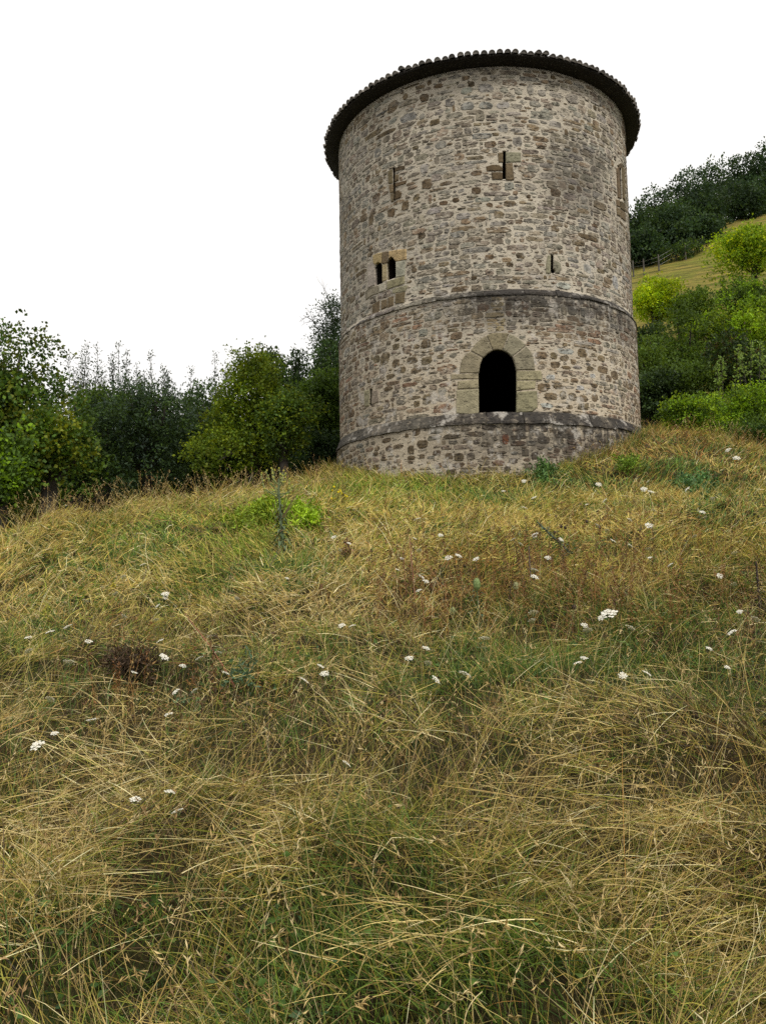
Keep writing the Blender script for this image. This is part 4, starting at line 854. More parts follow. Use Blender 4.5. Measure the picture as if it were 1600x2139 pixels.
# --- dark wood on the hilltop
WD = [(1335, 408, 560, 36, 78), (1375, 372, 545, 50, 84), (1430, 345, 530, 52, 88), (1490, 322, 520, 52, 90), (1545, 305, 500, 50, 92), (1600, 280, 490, 55, 92),
      (1400, 430, 548, 62, 76), (1465, 400, 520, 62, 80), (1540, 380, 500, 60, 82), (1605, 360, 480, 50, 84), (1345, 480, 585, 45, 72), (1450, 455, 528, 72, 74)]
WL = ['hilltop tree nearest the tower, with sky showing through its crown', 'hilltop tree with gaps of sky, second along the skyline from the tower', 'rounded dark skyline tree above the fenced pasture corner', 'dark skyline tree left of the highest hilltop tree',
      'dark skyline tree beside the top right one', 'highest dark hilltop tree at the top right edge', 'dark green tree at the wood edge above the fence', 'dark tree in the middle of the hilltop wood', 'shaded tree in the hilltop wood behind the spreading tree',
      'shaded hilltop tree at the right edge above the pasture', 'very dark low tree between the tower and the fence', 'broad low dark tree along the upper border of the pasture']
for k, (px, top, bot, hw, yy) in enumerate(WD):
    tree('hill_tree', WL[k], 'tree', px, top, bot, hw, yy, G_WOOD, 6200 if k > 1 else 3200, 0.27, 300 + k, 18, 0.65, BKD, 'dark wood on the hilltop', spread=0.6)
print('trees done')

# ------------------------------------------------------------------ fence on the hill
fpx = [(1323, 575), (1345, 572), (1376, 563), (1412, 541), (1432, 540), (1468, 521)]
def hill_at(px, py, t0=40, t1=100):
    d = ray(px, py); d = d / d[1]; ts = np.arange(t0, t1, 0.1); z = d[2] * ts - hill_z(d[0] * ts, ts); i = np.nonzero(z < 0)[0]
    t = ts[i[0]] if len(i) else t1; return np.array([d[0] * t, t, float(hill_z(d[0] * t, t))])
fps = [hill_at(px, py + 4) for px, py in fpx]
fr = empty('wire_fence', fps[0], 'thin wire fence with weathered posts along the edge of the hill pasture', 'fence')
for p in fps:
    m_ = MB(); ln_ = (random.random() - 0.5) * 0.1; m_.tube([(0, 0, -0.3), (ln_ * 0.5, 0, 0.7), (ln_, 0, 1.45)], [0.07, 0.065, 0.055], 6, (0.085, 0.078, 0.066)); m_.build('post', M_BARK, fr, tuple(p - fps[0]))
for hh in (0.5, 0.9, 1.25):
    m_ = MB(); m_.tube([p - fps[0] + np.array([0, 0.05, hh]) for p in fps], [0.012] * len(fps), 3, (0.2, 0.2, 0.19)); m_.build('wire', M_BARK, fr)
pb = hill_at(1420, 545)
bt = empty('bramble', pb, 'dark green bramble tangle growing over the wire fence', 'bramble')
V, F, C = crown([tuple(hill_at(px, py)) [:2] + (hill_at(px, py)[2] + 0.5, 1.3, 0.8, 0.55) for px, py in ((1395, 550), (1415, 545), (1435, 537), (1448, 531))], 2400, 0.2, G_MID + G_DARK, 77, spread=0.3)
obj('foliage', mesh_np('foliage', V - pb, F, C), M_LEAF, bt)


# ------------------------------------------------------------------ MEADOW GRASS
def ribbons(X, Y, z0, az, e0, e1, curl, ln, wd, seg, col, tip, seed, zpad=0.012, taper=0.25, fold=False):
    """grass blades as curved ribbons: root (X,Y), heading az, rise angle from e0 at the root to e1 at the tip"""
    r = np.random.default_rng(seed); n = len(X); k = seg + 1
    t = np.linspace(0, 1, k); P = np.zeros((n, k, 3)); P[:, 0] = np.stack([X, Y, z0], -1); Dr = np.zeros((n, k, 3))
    for j in range(k):
        e = e0 + (e1 - e0) * t[j]; a = az + curl * t[j]
        Dr[:, j] = np.stack([np.cos(e) * np.cos(a), np.cos(e) * np.sin(a), np.sin(e)], -1)
        if j: P[:, j] = P[:, j - 1] + (Dr[:, j - 1] + Dr[:, j]) * 0.5 * (ln / seg)[:, None]
    lift = r.random(n) * zpad * 3 + zpad
    for j in range(1, k): P[:, j, 2] = np.maximum(P[:, j, 2], H(P[:, j, 0], P[:, j, 1]) + lift)
    roll = r.random(n) * 6.28; rv = np.stack([np.cos(roll), np.sin(roll), 0.6 * r.normal(size=n)], -1)
    wj = wd[:, None] * (1 - (1 - taper) * t[None] ** 1.5)
    side = norm(np.cross(Dr, rv[:, None])); V = np.stack([P - side * wj[..., None] / 2, P + side * wj[..., None] / 2], 2).reshape(-1, 3)
    i = (np.arange(n) * 2 * k)[:, None] + (np.arange(seg) * 2)[None]; i = i.reshape(-1, 1)
    F = i + np.array([[0, 1, 3, 2]])
    C = col[:, None] * (1 - t[None, :, None]) + tip[:, None] * t[None, :, None]; C = np.repeat(C, 2, 1).reshape(-1, 3)
    return V, F, C
def cam_sample(n, y0, y1, seed, pw=1.25, mx=0.35):
    """points over the visible part of the meadow, density falling off with distance like y^-pw"""
    r = np.random.default_rng(seed); q = r.random(n)
    a = 2 - pw; y = (y0 ** a + q * (y1 ** a - y0 ** a)) ** (1 / a); x = (r.random(n) * 2 - 1) * (0.485 * y + mx)
    return x, y
def keep(x, y):
    d2 = (x - TC[0]) ** 2 + (y - TC[1]) ** 2
    th = np.arctan2((x - TC[0]) * E0[0] + (y - TC[1]) * E0[1], (x - TC[0]) * N0[0] + (y - TC[1]) * N0[1])
    return (d2 > (R_PL + 0.03) ** 2) & ((d2 > 25) | (np.abs(th) < 2))
def flow(x, y):                           # the direction the hay has been laid over
    a = fbm(x * 0.42 + 11, y * 0.42 + 4, 41, 2) * 9.4 + fbm(x * 1.3, y * 1.3, 43, 2) * 3.0
    return a
def mixcol(sel, tabs, r):                 # sel (n,) index of palette -> a random colour from that palette
    out_ = np.zeros((len(sel), 3))
    for i, tb in enumerate(tabs):
        m = sel == i; tb = np.array(tb); out_[m] = tb[r.integers(0, len(tb), m.sum())]
    return out_
P_STRAW = [(0.58, 0.46, 0.20), (0.47, 0.345, 0.125), (0.68, 0.57, 0.31), (0.35, 0.245, 0.085), (0.52, 0.415, 0.155)]
P_GOLD = [(0.43, 0.31, 0.075), (0.35, 0.25, 0.06), (0.50, 0.38, 0.11), (0.33, 0.27, 0.06)]
P_OLIVE = [(0.27, 0.26, 0.04), (0.17, 0.18, 0.03), (0.35, 0.315, 0.06), (0.22, 0.23, 0.04)]
P_GREEN = [(0.095, 0.165, 0.025), (0.065, 0.12, 0.022), (0.13, 0.20, 0.035), (0.05, 0.09, 0.025)]
P_LUSH = [(0.19, 0.26, 0.025), (0.15, 0.225, 0.025), (0.23, 0.28, 0.035)]
P_RUST = [(0.30, 0.135, 0.035), (0.23, 0.11, 0.035), (0.38, 0.20, 0.055), (0.33, 0.22, 0.06)]
P_BROWN = [(0.08, 0.055, 0.03), (0.13, 0.085, 0.042), (0.05, 0.034, 0.022)]
TABS = [P_STRAW, P_GOLD, P_OLIVE, P_GREEN, P_LUSH, P_RUST, P_BROWN]
def choose(x, y, r, wts):
    """pick a palette per blade from base weights bent by noise and by the measured patches"""
    n1 = fbm(x * 0.5, y * 0.5, 61, 3); n2 = fbm(x * 0.8 + 9, y * 0.8, 63, 3); n3 = fbm(x * 2.5, y * 2.5, 65, 2)
    gr = np.maximum(patch(x, y, 'green'), 0.0); lu = patch(x, y, 'lush'); st = patch(x, y, 'straw'); go = patch(x, y, 'gold'); ru = patch(x, y, 'rust'); br = np.maximum(patch(x, y, 'brown'), 0.5 * patch(x, y, 'dark'))
    far = sstep(6, 13, y)
    W_ = np.stack([wts[0] * (0.1 + 2.0 * sstep(0.3, 0.7, n1)) * (1 + 4.0 * st) * (1 - 0.45 * far), wts[1] * (0.5 + 1.0 * n2) * (1 + 2.5 * go) * (1 + 0.35 * far), wts[2] * (1.3 - n1) * (1 + 0.5 * gr), wts[3] * (0.1 + 2.6 * sstep(0.45, 0.7, n2) + 0.6 * n3) * (1 + 6.0 * gr) + 0.35 * lu,
                   wts[4] * (0.05 + 0.5 * sstep(0.6, 0.8, n1)) + 5.0 * lu, wts[5] * (0.2 + sstep(0.5, 0.75, n3) + 5.0 * ru) * (1 + 0.9 * sstep(7, 10, y) * sstep(-3, 1, x)), wts[6] * (0.3 + 1.6 * sstep(0.45, 0.7, n3) + 4.0 * br)], -1)
    W_ /= W_.sum(-1, keepdims=True); q = r.random(len(x))[:, None]
    return np.minimum((np.cumsum(W_, -1) < q).sum(-1), 6)
def grass(name, n, y0, y1, seed, seg, wts, ln, wd, el, dflow, droop, curl=0.8, pw=1.25, wfar=0.7, keepf=None, tipk=1.12, zpad=0.012, lfar=0.0, up=0.0):
    r = np.random.default_rng(seed); x, y = cam_sample(n, y0, y1, seed + 1, pw); k = keep(x, y)
    if keepf is not None: k &= r.random(n) < keepf(x, y)
    x, y = x[k], y[k]; n = len(x); z = H(x, y)
    sel = choose(x, y, r, wts); col = mixcol(sel, TABS, r) * (0.55 + 0.75 * r.random((n, 1))) * (1 + 0.28 * sstep(7, 13, y))[:, None]
    green = (sel >= 3) & (sel <= 4)
    L_ = (ln[0] + (ln[1] - ln[0]) * r.random(n)) * np.where(green, 0.8, 1.0) * (1 + lfar * (y / 10 - 0.3)); Wd = (wd[0] + (wd[1] - wd[0]) * r.random(n)) * np.maximum(1, (y / 4.0) ** wfar) * np.where(green, 1.15, 1)
    az = flow(x, y) + r.normal(size=n) * dflow; e0 = np.radians(el[0] + (el[1] - el[0]) * r.random(n)) + np.where(green, 0.35, 0.0); e1 = e0 - np.radians(droop[0] + (droop[1] - droop[0]) * r.random(n))
    th_ = (0.02 + 0.15 * sstep(0.38, 0.66, fbm(x * 1.5 + 2, y * 1.5 + 8, 77, 3))) * np.where(green, 0.4, 1.0) * (1 - 0.8 * patch(x, y, 'dark')); z = z + th_ * r.random(n) ** 0.8 + up * r.random(n)
    V, F, C = ribbons(x, y, z - 0.01, az, e0, e1, r.normal(size=n) * curl, L_, Wd, seg, col * 0.92, np.minimum(col * tipk, 0.7), seed + 2, zpad)
    tag(obj(name, mesh_np(name, V, F, C), M_GRASS), kind='stuff'); return len(F)
nf = 0
WT = [0.75, 0.62, 1.15, 1.05, 0.16, 0.2, 0.6]
up_ok = lambda x, y: 0.35 + 0.65 * sstep(0.42, 0.6, fbm(x * 0.9 + 5, y * 0.9, 71, 2))
nf += grass('lodged_grass', 66000, 1.7, 9.0, 1001, 4, [0.26, 0.34, 1.15, 1.45, 0.22, 0.16, 1.35], (0.12, 0.36), (0.0018, 0.0046), (0, 55), 1.3, (0, 38), 0.4, keepf=lambda x, y: 1 - 0.85 * patch(x, y, 'dark'))
nf += grass('meadow_grass', 110000, 8.0, 17.0, 1002, 2, [0.6, 0.7, 1.3, 1.15, 0.42, 0.25, 0.7], (0.10, 0.30), (0.0032, 0.0066), (5, 62), 1.0, (5, 60), 0.7, keepf=lambda x, y: 1 - 0.75 * patch(x, y, 'dark'))
nf += grass('meadow_grass', 82000, 15.0, 31.0, 1003, 2, WT, (0.14, 0.36), (0.0032, 0.006), (15, 75), 0.9, (10, 70), 0.8, 0.9)
nf += grass('straw_litter', 15000, 1.7, 9.5, 1007, 3, [1.4, 0.75, 0.45, 0.02, 0.0, 0.16, 0.2], (0.07, 0.28), (0.0022, 0.0046), (-6, 30), 2.4, (-4, 22), 0.22, keepf=lambda x, y: (0.25 + 0.75 * sstep(0.35, 0.6, fbm(x * 1.1 + 2, y * 1.1 + 8, 78, 3))) * (1 - 0.75 * patch(x, y, 'dark')) * (1 - 0.6 * patch(x, y, 'green')), zpad=0.03, up=0.09)
nf += grass('straw_litter', 15000, 9.0, 18.0, 1008, 2, [1.4, 1.0, 0.3, 0.02, 0.0, 0.25, 0.12], (0.06, 0.2), (0.0030, 0.0058), (-4, 40), 2.4, (-4, 25), 0.2, keepf=lambda x, y: (0.25 + 0.75 * sstep(0.35, 0.6, fbm(x * 1.1 + 2, y * 1.1 + 8, 78, 3))) * (1 - 0.75 * patch(x, y, 'dark')) * (1 - 0.6 * patch(x, y, 'green')), zpad=0.03, up=0.09)
nf += grass('short_grass', 38000, 1.7, 9.0, 1004, 3, [0.15, 0.1, 0.5, 1.6, 0.25, 0.02, 0.3], (0.1, 0.32), (0.0022, 0.005), (30, 85), 1.6, (0, 60), 0.6, keepf=lambda x, y: 0.3 + 0.7 * np.maximum(patch(x, y, 'green'), sstep(0.45, 0.65, fbm(x * 0.8 + 9, y * 0.8, 63, 3))))
nf += grass('standing_grass', 4500, 1.8, 10.0, 1005, 5, [0.8, 0.9, 0.35, 0.25, 0.05, 0.25, 0.12], (0.3, 0.7), (0.0014, 0.0028), (40, 85), 1.4, (0, 35), 0.2, keepf=up_ok)
nf += grass('standing_grass', 12000, 9.0, 26.0, 1006, 3, [1.0, 1.2, 0.35, 0.2, 0.05, 0.4, 0.15], (0.3, 0.65), (0.002, 0.0035), (45, 85), 1.2, (10, 60), 0.5, 1.0, keepf=up_ok)
def base_weeds():                          # rank grass left standing against the foot of the wall
    r = np.random.default_rng(131); n = 3200; th = (r.random(n) * 2 - 1) * 1.5; rr = R_PL + 0.05 + 0.4 * r.random(n) ** 1.6
    p = cyl(th, rr, 0.0); x, y = p[:, 0], p[:, 1]; ln = (0.12 + 0.34 * r.random(n)) * (0.5 + fbm(th * 5, th * 0, 133, 3)); e0 = np.radians(55 + 35 * r.random(n)); sel = choose(x, y, r, [0.6, 0.7, 0.9, 1.1, 0.3, 0.2, 0.5]); col = mixcol(sel, TABS, r) * (0.7 + 0.5 * r.random((n, 1)))
    V, F, C = ribbons(x, y, H(x, y) - 0.01, np.arctan2(y - TC[1], x - TC[0]) + r.normal(size=n) * 0.9, e0, e0 - np.radians(50 * r.random(n)), r.normal(size=n) * 0.3, ln, 0.008 + 0.006 * r.random(n), 3, col, col * 1.1, 132)
    tag(obj('wall_foot_grass', mesh_np('wall_foot_grass', V, F, C), M_GRASS), kind='stuff')
base_weeds()
print('grass faces', nf)
# bundles of bleached straw combed over the tussocks in the foreground: (root px, tip px, how many)
def swathes():
    Vs, Fs, Cs = [], [], []; b = 0; r = np.random.default_rng(88)
    SW = [((-30, 1700), (140, 2100), 560, 0.05), ((0, 1830), (260, 2110), 360, 0.06), ((40, 2130), (-20, 1850), 260, 0.06), ((620, 1690), (455, 2120), 210, 0.05), ((600, 1680), (700, 1800), 170, 0.09), ((1180, 1640), (1050, 1790), 240, 0.07), ((1290, 1650), (1420, 2010), 360, 0.06), ((1330, 1700), (1480, 1990), 300, 0.06), ((1250, 1580), (1240, 1700), 130, 0.05),
          ((900, 2010), (830, 2130), 130, 0.05), ((960, 1990), (790, 2139), 160, 0.06), ((1150, 1990), (980, 2120), 130, 0.08), ((340, 1640), (60, 1560), 160, 0.08), ((300, 1440), (0, 1500), 240, 0.14), ((900, 1560), (720, 1490), 150, 0.09), ((560, 1300), (760, 1260), 220, 0.16), ((480, 1330), (640, 1340), 160, 0.14), ((1380, 1480), (1150, 1600), 150, 0.09), ((1580, 1900), (1480, 2080), 160, 0.06), ((1000, 1420), (1330, 1370), 150, 0.12), ((1590, 1420), (1320, 1480), 150, 0.1),
          ((780, 1290), (1010, 1420), 90, 0.13), ((640, 1500), (400, 1600), 120, 0.09), ((1500, 1250), (1340, 1310), 110, 0.16), ((60, 1700), (320, 1680), 140, 0.07), ((430, 1880), (620, 1800), 90, 0.06), ((1000, 1700), (900, 1840), 120, 0.06), ((1130, 1880), (1330, 1900), 110, 0.07)]
    for (ax, ay), (bx, by), n, sp_ in SW:
        a = ground_hit(min(max(ax, -60), 1660), ay); c = ground_hit(bx, min(by, 2135)); d = c - a; L0 = np.hypot(d[0], d[1]) + 1e-6; az0 = math.atan2(d[1], d[0])
        n = int(n * 0.7) if a[1] < 6 else int(n * 0.35); sp_ = sp_ * 1.7; u = r.random(n) * 0.75; X = a[0] + d[0] * u + r.normal(size=n) * sp_ * 1.3; Y = a[1] + d[1] * u + r.normal(size=n) * sp_ * 1.3
        ln = np.clip(L0 * (0.35 + 0.6 * r.random(n)), 0.12, 0.46 if a[1] < 6 else 0.3); y_ = float(a[1])
        col = np.array(P_STRAW)[r.integers(0, 5, n)] * (0.8 + 0.45 * r.random((n, 1)))
        g_ = r.random(n) < 0.15; col[g_] = np.array(P_OLIVE)[r.integers(0, 4, g_.sum())]
        e0 = np.radians(0 + 30 * r.random(n)); V, F, C = ribbons(X, Y, H(X, Y) + 0.04 + 0.14 * r.random(n), az0 + r.normal(size=n) * 0.5, e0, e0 - np.radians(26 * r.random(n)), r.normal(size=n) * 0.22, ln, (0.0018 + 0.0024 * r.random(n)) * max(1, (y_ / 4) ** 0.7), 5, col, np.minimum(col * 1.1, 0.72), int(900 + ax + ay), 0.02)
        Vs.append(V); Fs.append(F + b); Cs.append(C); b += len(V)
    tag(obj('straw_swathes', mesh_np('straw_swathes', np.concatenate(Vs), np.concatenate(Fs), np.concatenate(Cs)), M_GRASS), kind='stuff')
swathes()
# tall seeding stalks, thin and arching, with a narrow feathery head
def seed_stalks():
    r = np.random.default_rng(92); X, Y = [], []
    a, b = cam_sample(1500, 1.8, 13, 93, 1.3); X.append(a); Y.append(b)
    for px in np.linspace(20, 700, 340):          # the crest of the meadow against the dark hedge
        for _ in range(2):
            q = ground_hit(px + r.normal() * 6, float(np.interp(px, [0, 100, 330, 500, 620, 700], [1145, 1100, 1076, 1058, 1038, 1000])) + 6 + abs(r.normal()) * 9); X.append([q[0]]); Y.append([q[1]])
    for _ in range(260):
        q = ground_hit(r.uniform(1130, 1600), r.uniform(905, 985)); X.append([q[0]]); Y.append([q[1]])
    X = np.concatenate(X); Y = np.concatenate(Y); k = keep(X, Y); X, Y = X[k], Y[k]; n = len(X)
    ln = 0.45 + 0.45 * r.random(n); az = flow(X, Y) * 0.3 + r.random(n) * 6.28; e0 = np.radians(62 + 26 * r.random(n)); e1 = e0 - np.radians(10 + 65 * r.random(n) ** 1.5); cu = r.normal(size=n) * 0.4
    col = np.array([(0.42, 0.30, 0.12), (0.50, 0.38, 0.17), (0.28, 0.18, 0.08), (0.52, 0.42, 0.22)])[r.integers(0, 4, n)]
    wd = 0.0016 * np.maximum(1, (Y / 5) ** 0.6)
    V, F, C = ribbons(X, Y, H(X, Y), az, e0, e1, cu, ln, wd, 5, col, col, 94)
    P = V.reshape(n, 6, 2, 3).mean(2); tips = P[:, 4:6]
    m = 7; t = r.random((n, m)); base = tips[:, :1] * (1 - t[..., None]) + tips[:, 1:] * t[..., None]; dr = norm(tips[:, 1] - tips[:, 0])
    D = norm(dr[:, None] + r.normal(size=(n, m, 3)) * 0.4); hc = np.repeat(col * (0.9 + 0.3 * r.random((n, 1))), m, 0)
    V2, F2, C2 = leaf_cloud(base.reshape(-1, 3), D.reshape(-1, 3), np.repeat(0.026 * np.maximum(1, (Y / 8) ** 0.5), m), 0.16, hc, 95)
    tag(obj('seed_stalks', mesh_np('seed_stalks', V, F, C), M_GRASS), kind='stuff'); tag(obj('seed_heads', mesh_np('seed_heads', V2, F2, C2), M_GRASS), kind='stuff')
seed_stalks()
# small broad leaves of clover and herbs in the hollows
def herbs():
    r = np.random.default_rng(96); x, y = cam_sample(34000, 1.7, 20, 97, 1.2)
    g_ = np.maximum(np.maximum(patch(x, y, 'green'), patch(x, y, 'lush')), 0.55 * sstep(0.52, 0.7, fbm(x * 0.8 + 9, y * 0.8, 63, 3))); k = keep(x, y) & (r.random(len(x)) < g_ * 0.9); x, y = x[k], y[k]; n = len(x)
    z = H(x, y) + 0.02 + 0.14 * r.random(n); D = norm(np.stack([r.normal(size=n), r.normal(size=n), 0.25 * r.normal(size=n) + 0.1], -1))
    lu = patch(x, y, 'lush')[:, None]; col = np.array([(0.05, 0.105, 0.022), (0.07, 0.13, 0.025), (0.042, 0.085, 0.03), (0.10, 0.15, 0.03)])[r.integers(0, 4, n)] * (1 - lu) + lu * np.array([(0.17, 0.26, 0.02)])
    V, F, C = leaf_cloud(np.stack([x, y, z], -1), D, (0.020 + 0.028 * r.random(n)) * np.maximum(1, (y / 5) ** 0.7), 0.6, col, 98)
    tag(obj('herb_leaves', mesh_np('herb_leaves', V, F, C), M_PLANT), kind='stuff')
herbs()
# upright rust brown dead weeds standing through the centre and right of the slope
def dry_weeds():
    r = np.random.default_rng(121); X, Y = [], []
    for cx, cy_, sx, sy, n in ((1000, 1240, 130, 50, 190), (1180, 1230, 110, 60, 170), (860, 1200, 60, 60, 90), (1320, 1240, 120, 60, 130), (1240, 1320, 100, 30, 90), (880, 1320, 50, 40, 60), (1500, 1300, 90, 50, 90), (430, 1545, 110, 40, 60), (250, 1460, 60, 40, 30), (1480, 930, 90, 25, 70), (1400, 1130, 120, 40, 80)):
        for _ in range(int(n * 0.7)):
            q = ground_hit(cx + r.normal() * sx, max(900, cy_ + r.normal() * sy)); X.append(q[0]); Y.append(q[1])
    X, Y = np.array(X), np.array(Y); k = keep(X, Y); X, Y = X[k], Y[k]; n = len(X); ln = 0.28 + 0.4 * r.random(n); e0 = np.radians(70 + 25 * r.random(n))
    col = np.array([(0.20, 0.095, 0.035), (0.14, 0.075, 0.035), (0.26, 0.13, 0.045), (0.09, 0.055, 0.03), (0.30, 0.17, 0.06)])[r.integers(0, 5, n)]
    V, F, C = ribbons(X, Y, H(X, Y), r.random(n) * 6.28, e0, e0 - np.radians(25 * r.random(n)), r.normal(size=n) * 0.2, ln, 0.003 * np.maximum(1, (Y / 5) ** 0.7), 3, col, col, 122)
    P = V.reshape(n, 4, 2, 3).mean(2); m = 16; t = 0.45 + 0.55 * r.random((n, m)); b = P[:, :1] * (1 - t[..., None]) + P[:, 3:] * t[..., None]
    D = norm(r.normal(size=(n, m, 3)) * 0.7 + np.array([0, 0, 0.6])); V2, F2, C2 = leaf_cloud((b + r.normal(size=(n, m, 3)) * 0.006).reshape(-1, 3), D.reshape(-1, 3), np.repeat(0.028 * np.maximum(1, (Y / 8) ** 0.5), m) * (0.6 + 0.8 * r.random(n * m)), 0.35, np.repeat(col * 0.85, m, 0), 123)
    tag(obj('dry_weed_stems', mesh_np('dry_weed_stems', V, F, C), M_GRASS), kind='stuff'); tag(obj('dry_weed_leaves', mesh_np('dry_weed_leaves', V2, F2, C2), M_GRASS), kind='stuff')
dry_weeds()
print('meadow done')

# ------------------------------------------------------------------ white umbels
FL = [(300,1180),(259,1205),(346,1241),(346,1249),(242,1240),(136,1259),(330,1266),(260,1288),(326,1295),(142,1310),(106,1320),(336,1339),(186,1340),(457,1364),(417,1376),(343,1373),(382,1391),(281,1405),(471,1406),(407,1443),(368,1445),(710,1149),(729,1135),(697,1122),(600,1208),(714,1307),(736,1308),(670,1392),(678,1407),(635,1422),(106,1461),(115,1532),(353,1492),(194,1505),(283,1670),(357,1655),(724,1596),(372,1695),
 (1051,1026),(1094,1005),(1115,1040),(1095,1061),(1225,1054),(1263,1046),(1353,1006),(1344,1022),(1359,1028),(1435,1022),(1466,1070),(1472,1080),(1487,1042),(1365,1066),(920,1118),(866,1125),(872,1085),(875,1150),(840,1167),(937,1165),(994,1168),(957,1161),(880,1205),(889,1214),(874,1234),(1072,1127),(1087,1137),(1117,1118),(1145,1103),(1171,1127),(1247,1098),(1267,1108),(1280,1130),(1315,1140),(1314,1086),(1355,1098),(1362,1126),(1354,1147),(1357,1165),(1533,1155),(1502,1203),(1532,1220),(1116,1191),(1116,1205),(1144,1165),(1114,1280),(1111,1296),(1220,1306),(1227,1316),(1256,1290),(1315,1311),(1544,1278),(1577,1294),(1012,1334),(889,1354),(855,1375),(894,1385),(910,1420),(1219,1375),(1207,1385),(1300,1411),(1350,1407),(1518,1394),(1480,1355),(1537,957),(1250,1012),(1520,940),(1400,1180),(1450,1120),(830,1190),(60,1332),(60,1360),(495,1250),(180,1255),(440,1330)]
def umbel_head(seed):
    r = random.Random(seed); m = MB()
    for k in range(19):
        a = k * 2.4; q = 0.036 * math.sqrt(k / 19.0); z = 0.008 * (1 - (q / 0.036) ** 2) + r.uniform(-0.003, 0.003)
        c = r.choice([(0.74, 0.72, 0.65), (0.66, 0.65, 0.56), (0.78, 0.77, 0.71)]); p = (q * math.cos(a), q * math.sin(a), z)
        m.blob(p, 0.0085 * r.uniform(0.8, 1.2), 0.004, c, 5, 1); m.tube([(0, 0, -0.028), p], [0.0009, 0.0007], 3, (0.13, 0.17, 0.06))
    me_o = m.build('flower_head', M_PETAL); me = me_o.data; bpy.data.objects.remove(me_o); return me
def umbel_stem(seed):
    r = random.Random(seed); m = MB(); b = r.uniform(-0.06, 0.06)
    m.tube([(b, 0.03, -0.55), (b * 0.6, 0.01, -0.35), (0, 0, -0.15), (0, 0, -0.026)], [0.0026, 0.0024, 0.002, 0.0014], 4, (0.14, 0.16, 0.06))
    m.leaf((b * 0.6, 0.01, -0.36), (r.uniform(-1, 1), r.uniform(-1, 1), 0.8), 0.09, 0.012, c=(0.09, 0.13, 0.04))
    me_o = m.build('stem', M_PLANT); me = me_o.data; bpy.data.objects.remove(me_o); return me
HEADS = [umbel_head(k) for k in range(5)]; STEMS = [umbel_stem(k) for k in range(3)]
def umbel(px, py, label, scale=None, group='white umbels scattered over the meadow', h=None):
    r = random; hh = (h + 0.12 if h else r.uniform(0.18, 0.30)) + (0.20 if py < 1300 else 0.10)
    q = ground_hit(px, py, hh); d = ray(px, py); y = q[1]; p = d * (y / d[1])
    wpx = (15 if py < 1160 else 16 if py < 1280 else 21 if py < 1450 else 24) * r.choice((0.65, 0.75, 0.85, 0.95, 1.0, 1.15)); s = scale or min(wpx * y / FPX / 0.08, 2.3)
    root = empty('white_umbel', tuple(p - np.array([0, 0, 0.5 * s])), label, 'flower', group); root.scale = (s, s, s); root.rotation_euler = (0, 0, r.uniform(-0.8, 0.8))
    hd = obj('flower_head', r.choice(HEADS), None, root, (0, 0, 0.5)); hd.rotation_euler = (r.uniform(0.15, 0.75) + (0.1 if py < 1300 else 0), r.uniform(-0.45, 0.45), r.random() * 6.28)
    if scale: hd.rotation_euler = (0.5, 0.1, r.random() * 6.28)
    obj('stem', r.choice(STEMS), None, root, (0, 0, 0.5)); return root
umbel(79, 1557, 'fullest white umbel on the tall stalk low at the left over dark green grass', 1.0, h=0.3)
umbel(146, 1384, 'broad white umbel alone at the left above the pale flattened straw', 1.25, h=0.25)
umbel(1528, 1321, 'bright white umbel at the right standing before the dark grass hollow', 1.1, h=0.25)
umbel(971, 1409, 'wide flat white umbel in the centre in front of the green grass tuft', 1.15, h=0.22)
umbel(1272, 1282, 'largest cream white umbel of the cluster right of centre', 1.4, h=0.3)
def where(px, py):
    if py < 1000: return 'on the grassy crest at the right'
    if px > 1300 and py < 1100: return 'on the green upper slope right of the tower'
    if px > 1000 and py < 1062: return 'just below the right part of the plinth'
    if px > 1180 and py < 1200: return 'in the loose drift on the right middle slope'
    if px > 1030 and py < 1200: return 'beside the leaning blue green stalk'
    if px > 820 and py < 1240: return 'among the reddish sorrel stalks'
    if px > 590 and py < 1240: return 'by the red brown dock right of the tall weed'
    if px > 1480: return 'near the right edge in the dry grass'
    if px > 1000 and py < 1340: return 'behind the green hollow right of the teasel'
    if px > 1000: return 'in pale grass below the right green hollow'
    if px > 820: return 'around the dark leaves of the green teasel'
    if px > 590: return 'in the bare straw in the middle'
    if py > 1580: return 'low in the dark tangled foreground grass'
    if px < 230 and py > 1430: return 'on the flattened straw at the left edge'
    if py > 1420: return 'below the dark dead herb tangle'
    if py > 1330: return 'around the dark dead herb tangle at the left'
    if px < 200: return 'on the left slope near the pale yellow spike'
    return 'on the left slope right of the yellow spike'
ORD = 'first second third fourth fifth sixth seventh eighth ninth tenth eleventh twelfth thirteenth fourteenth fifteenth sixteenth'.split()
REG = {}
for q in FL: REG.setdefault(where(*q), []).append(q)
for wh, qs in REG.items():
    for k, (px, py) in enumerate(sorted(qs)): umbel(px, py, ('small white umbel, ' + ORD[k] + ' from left ' if len(qs) > 1 else 'single small white flat umbel ') + wh)
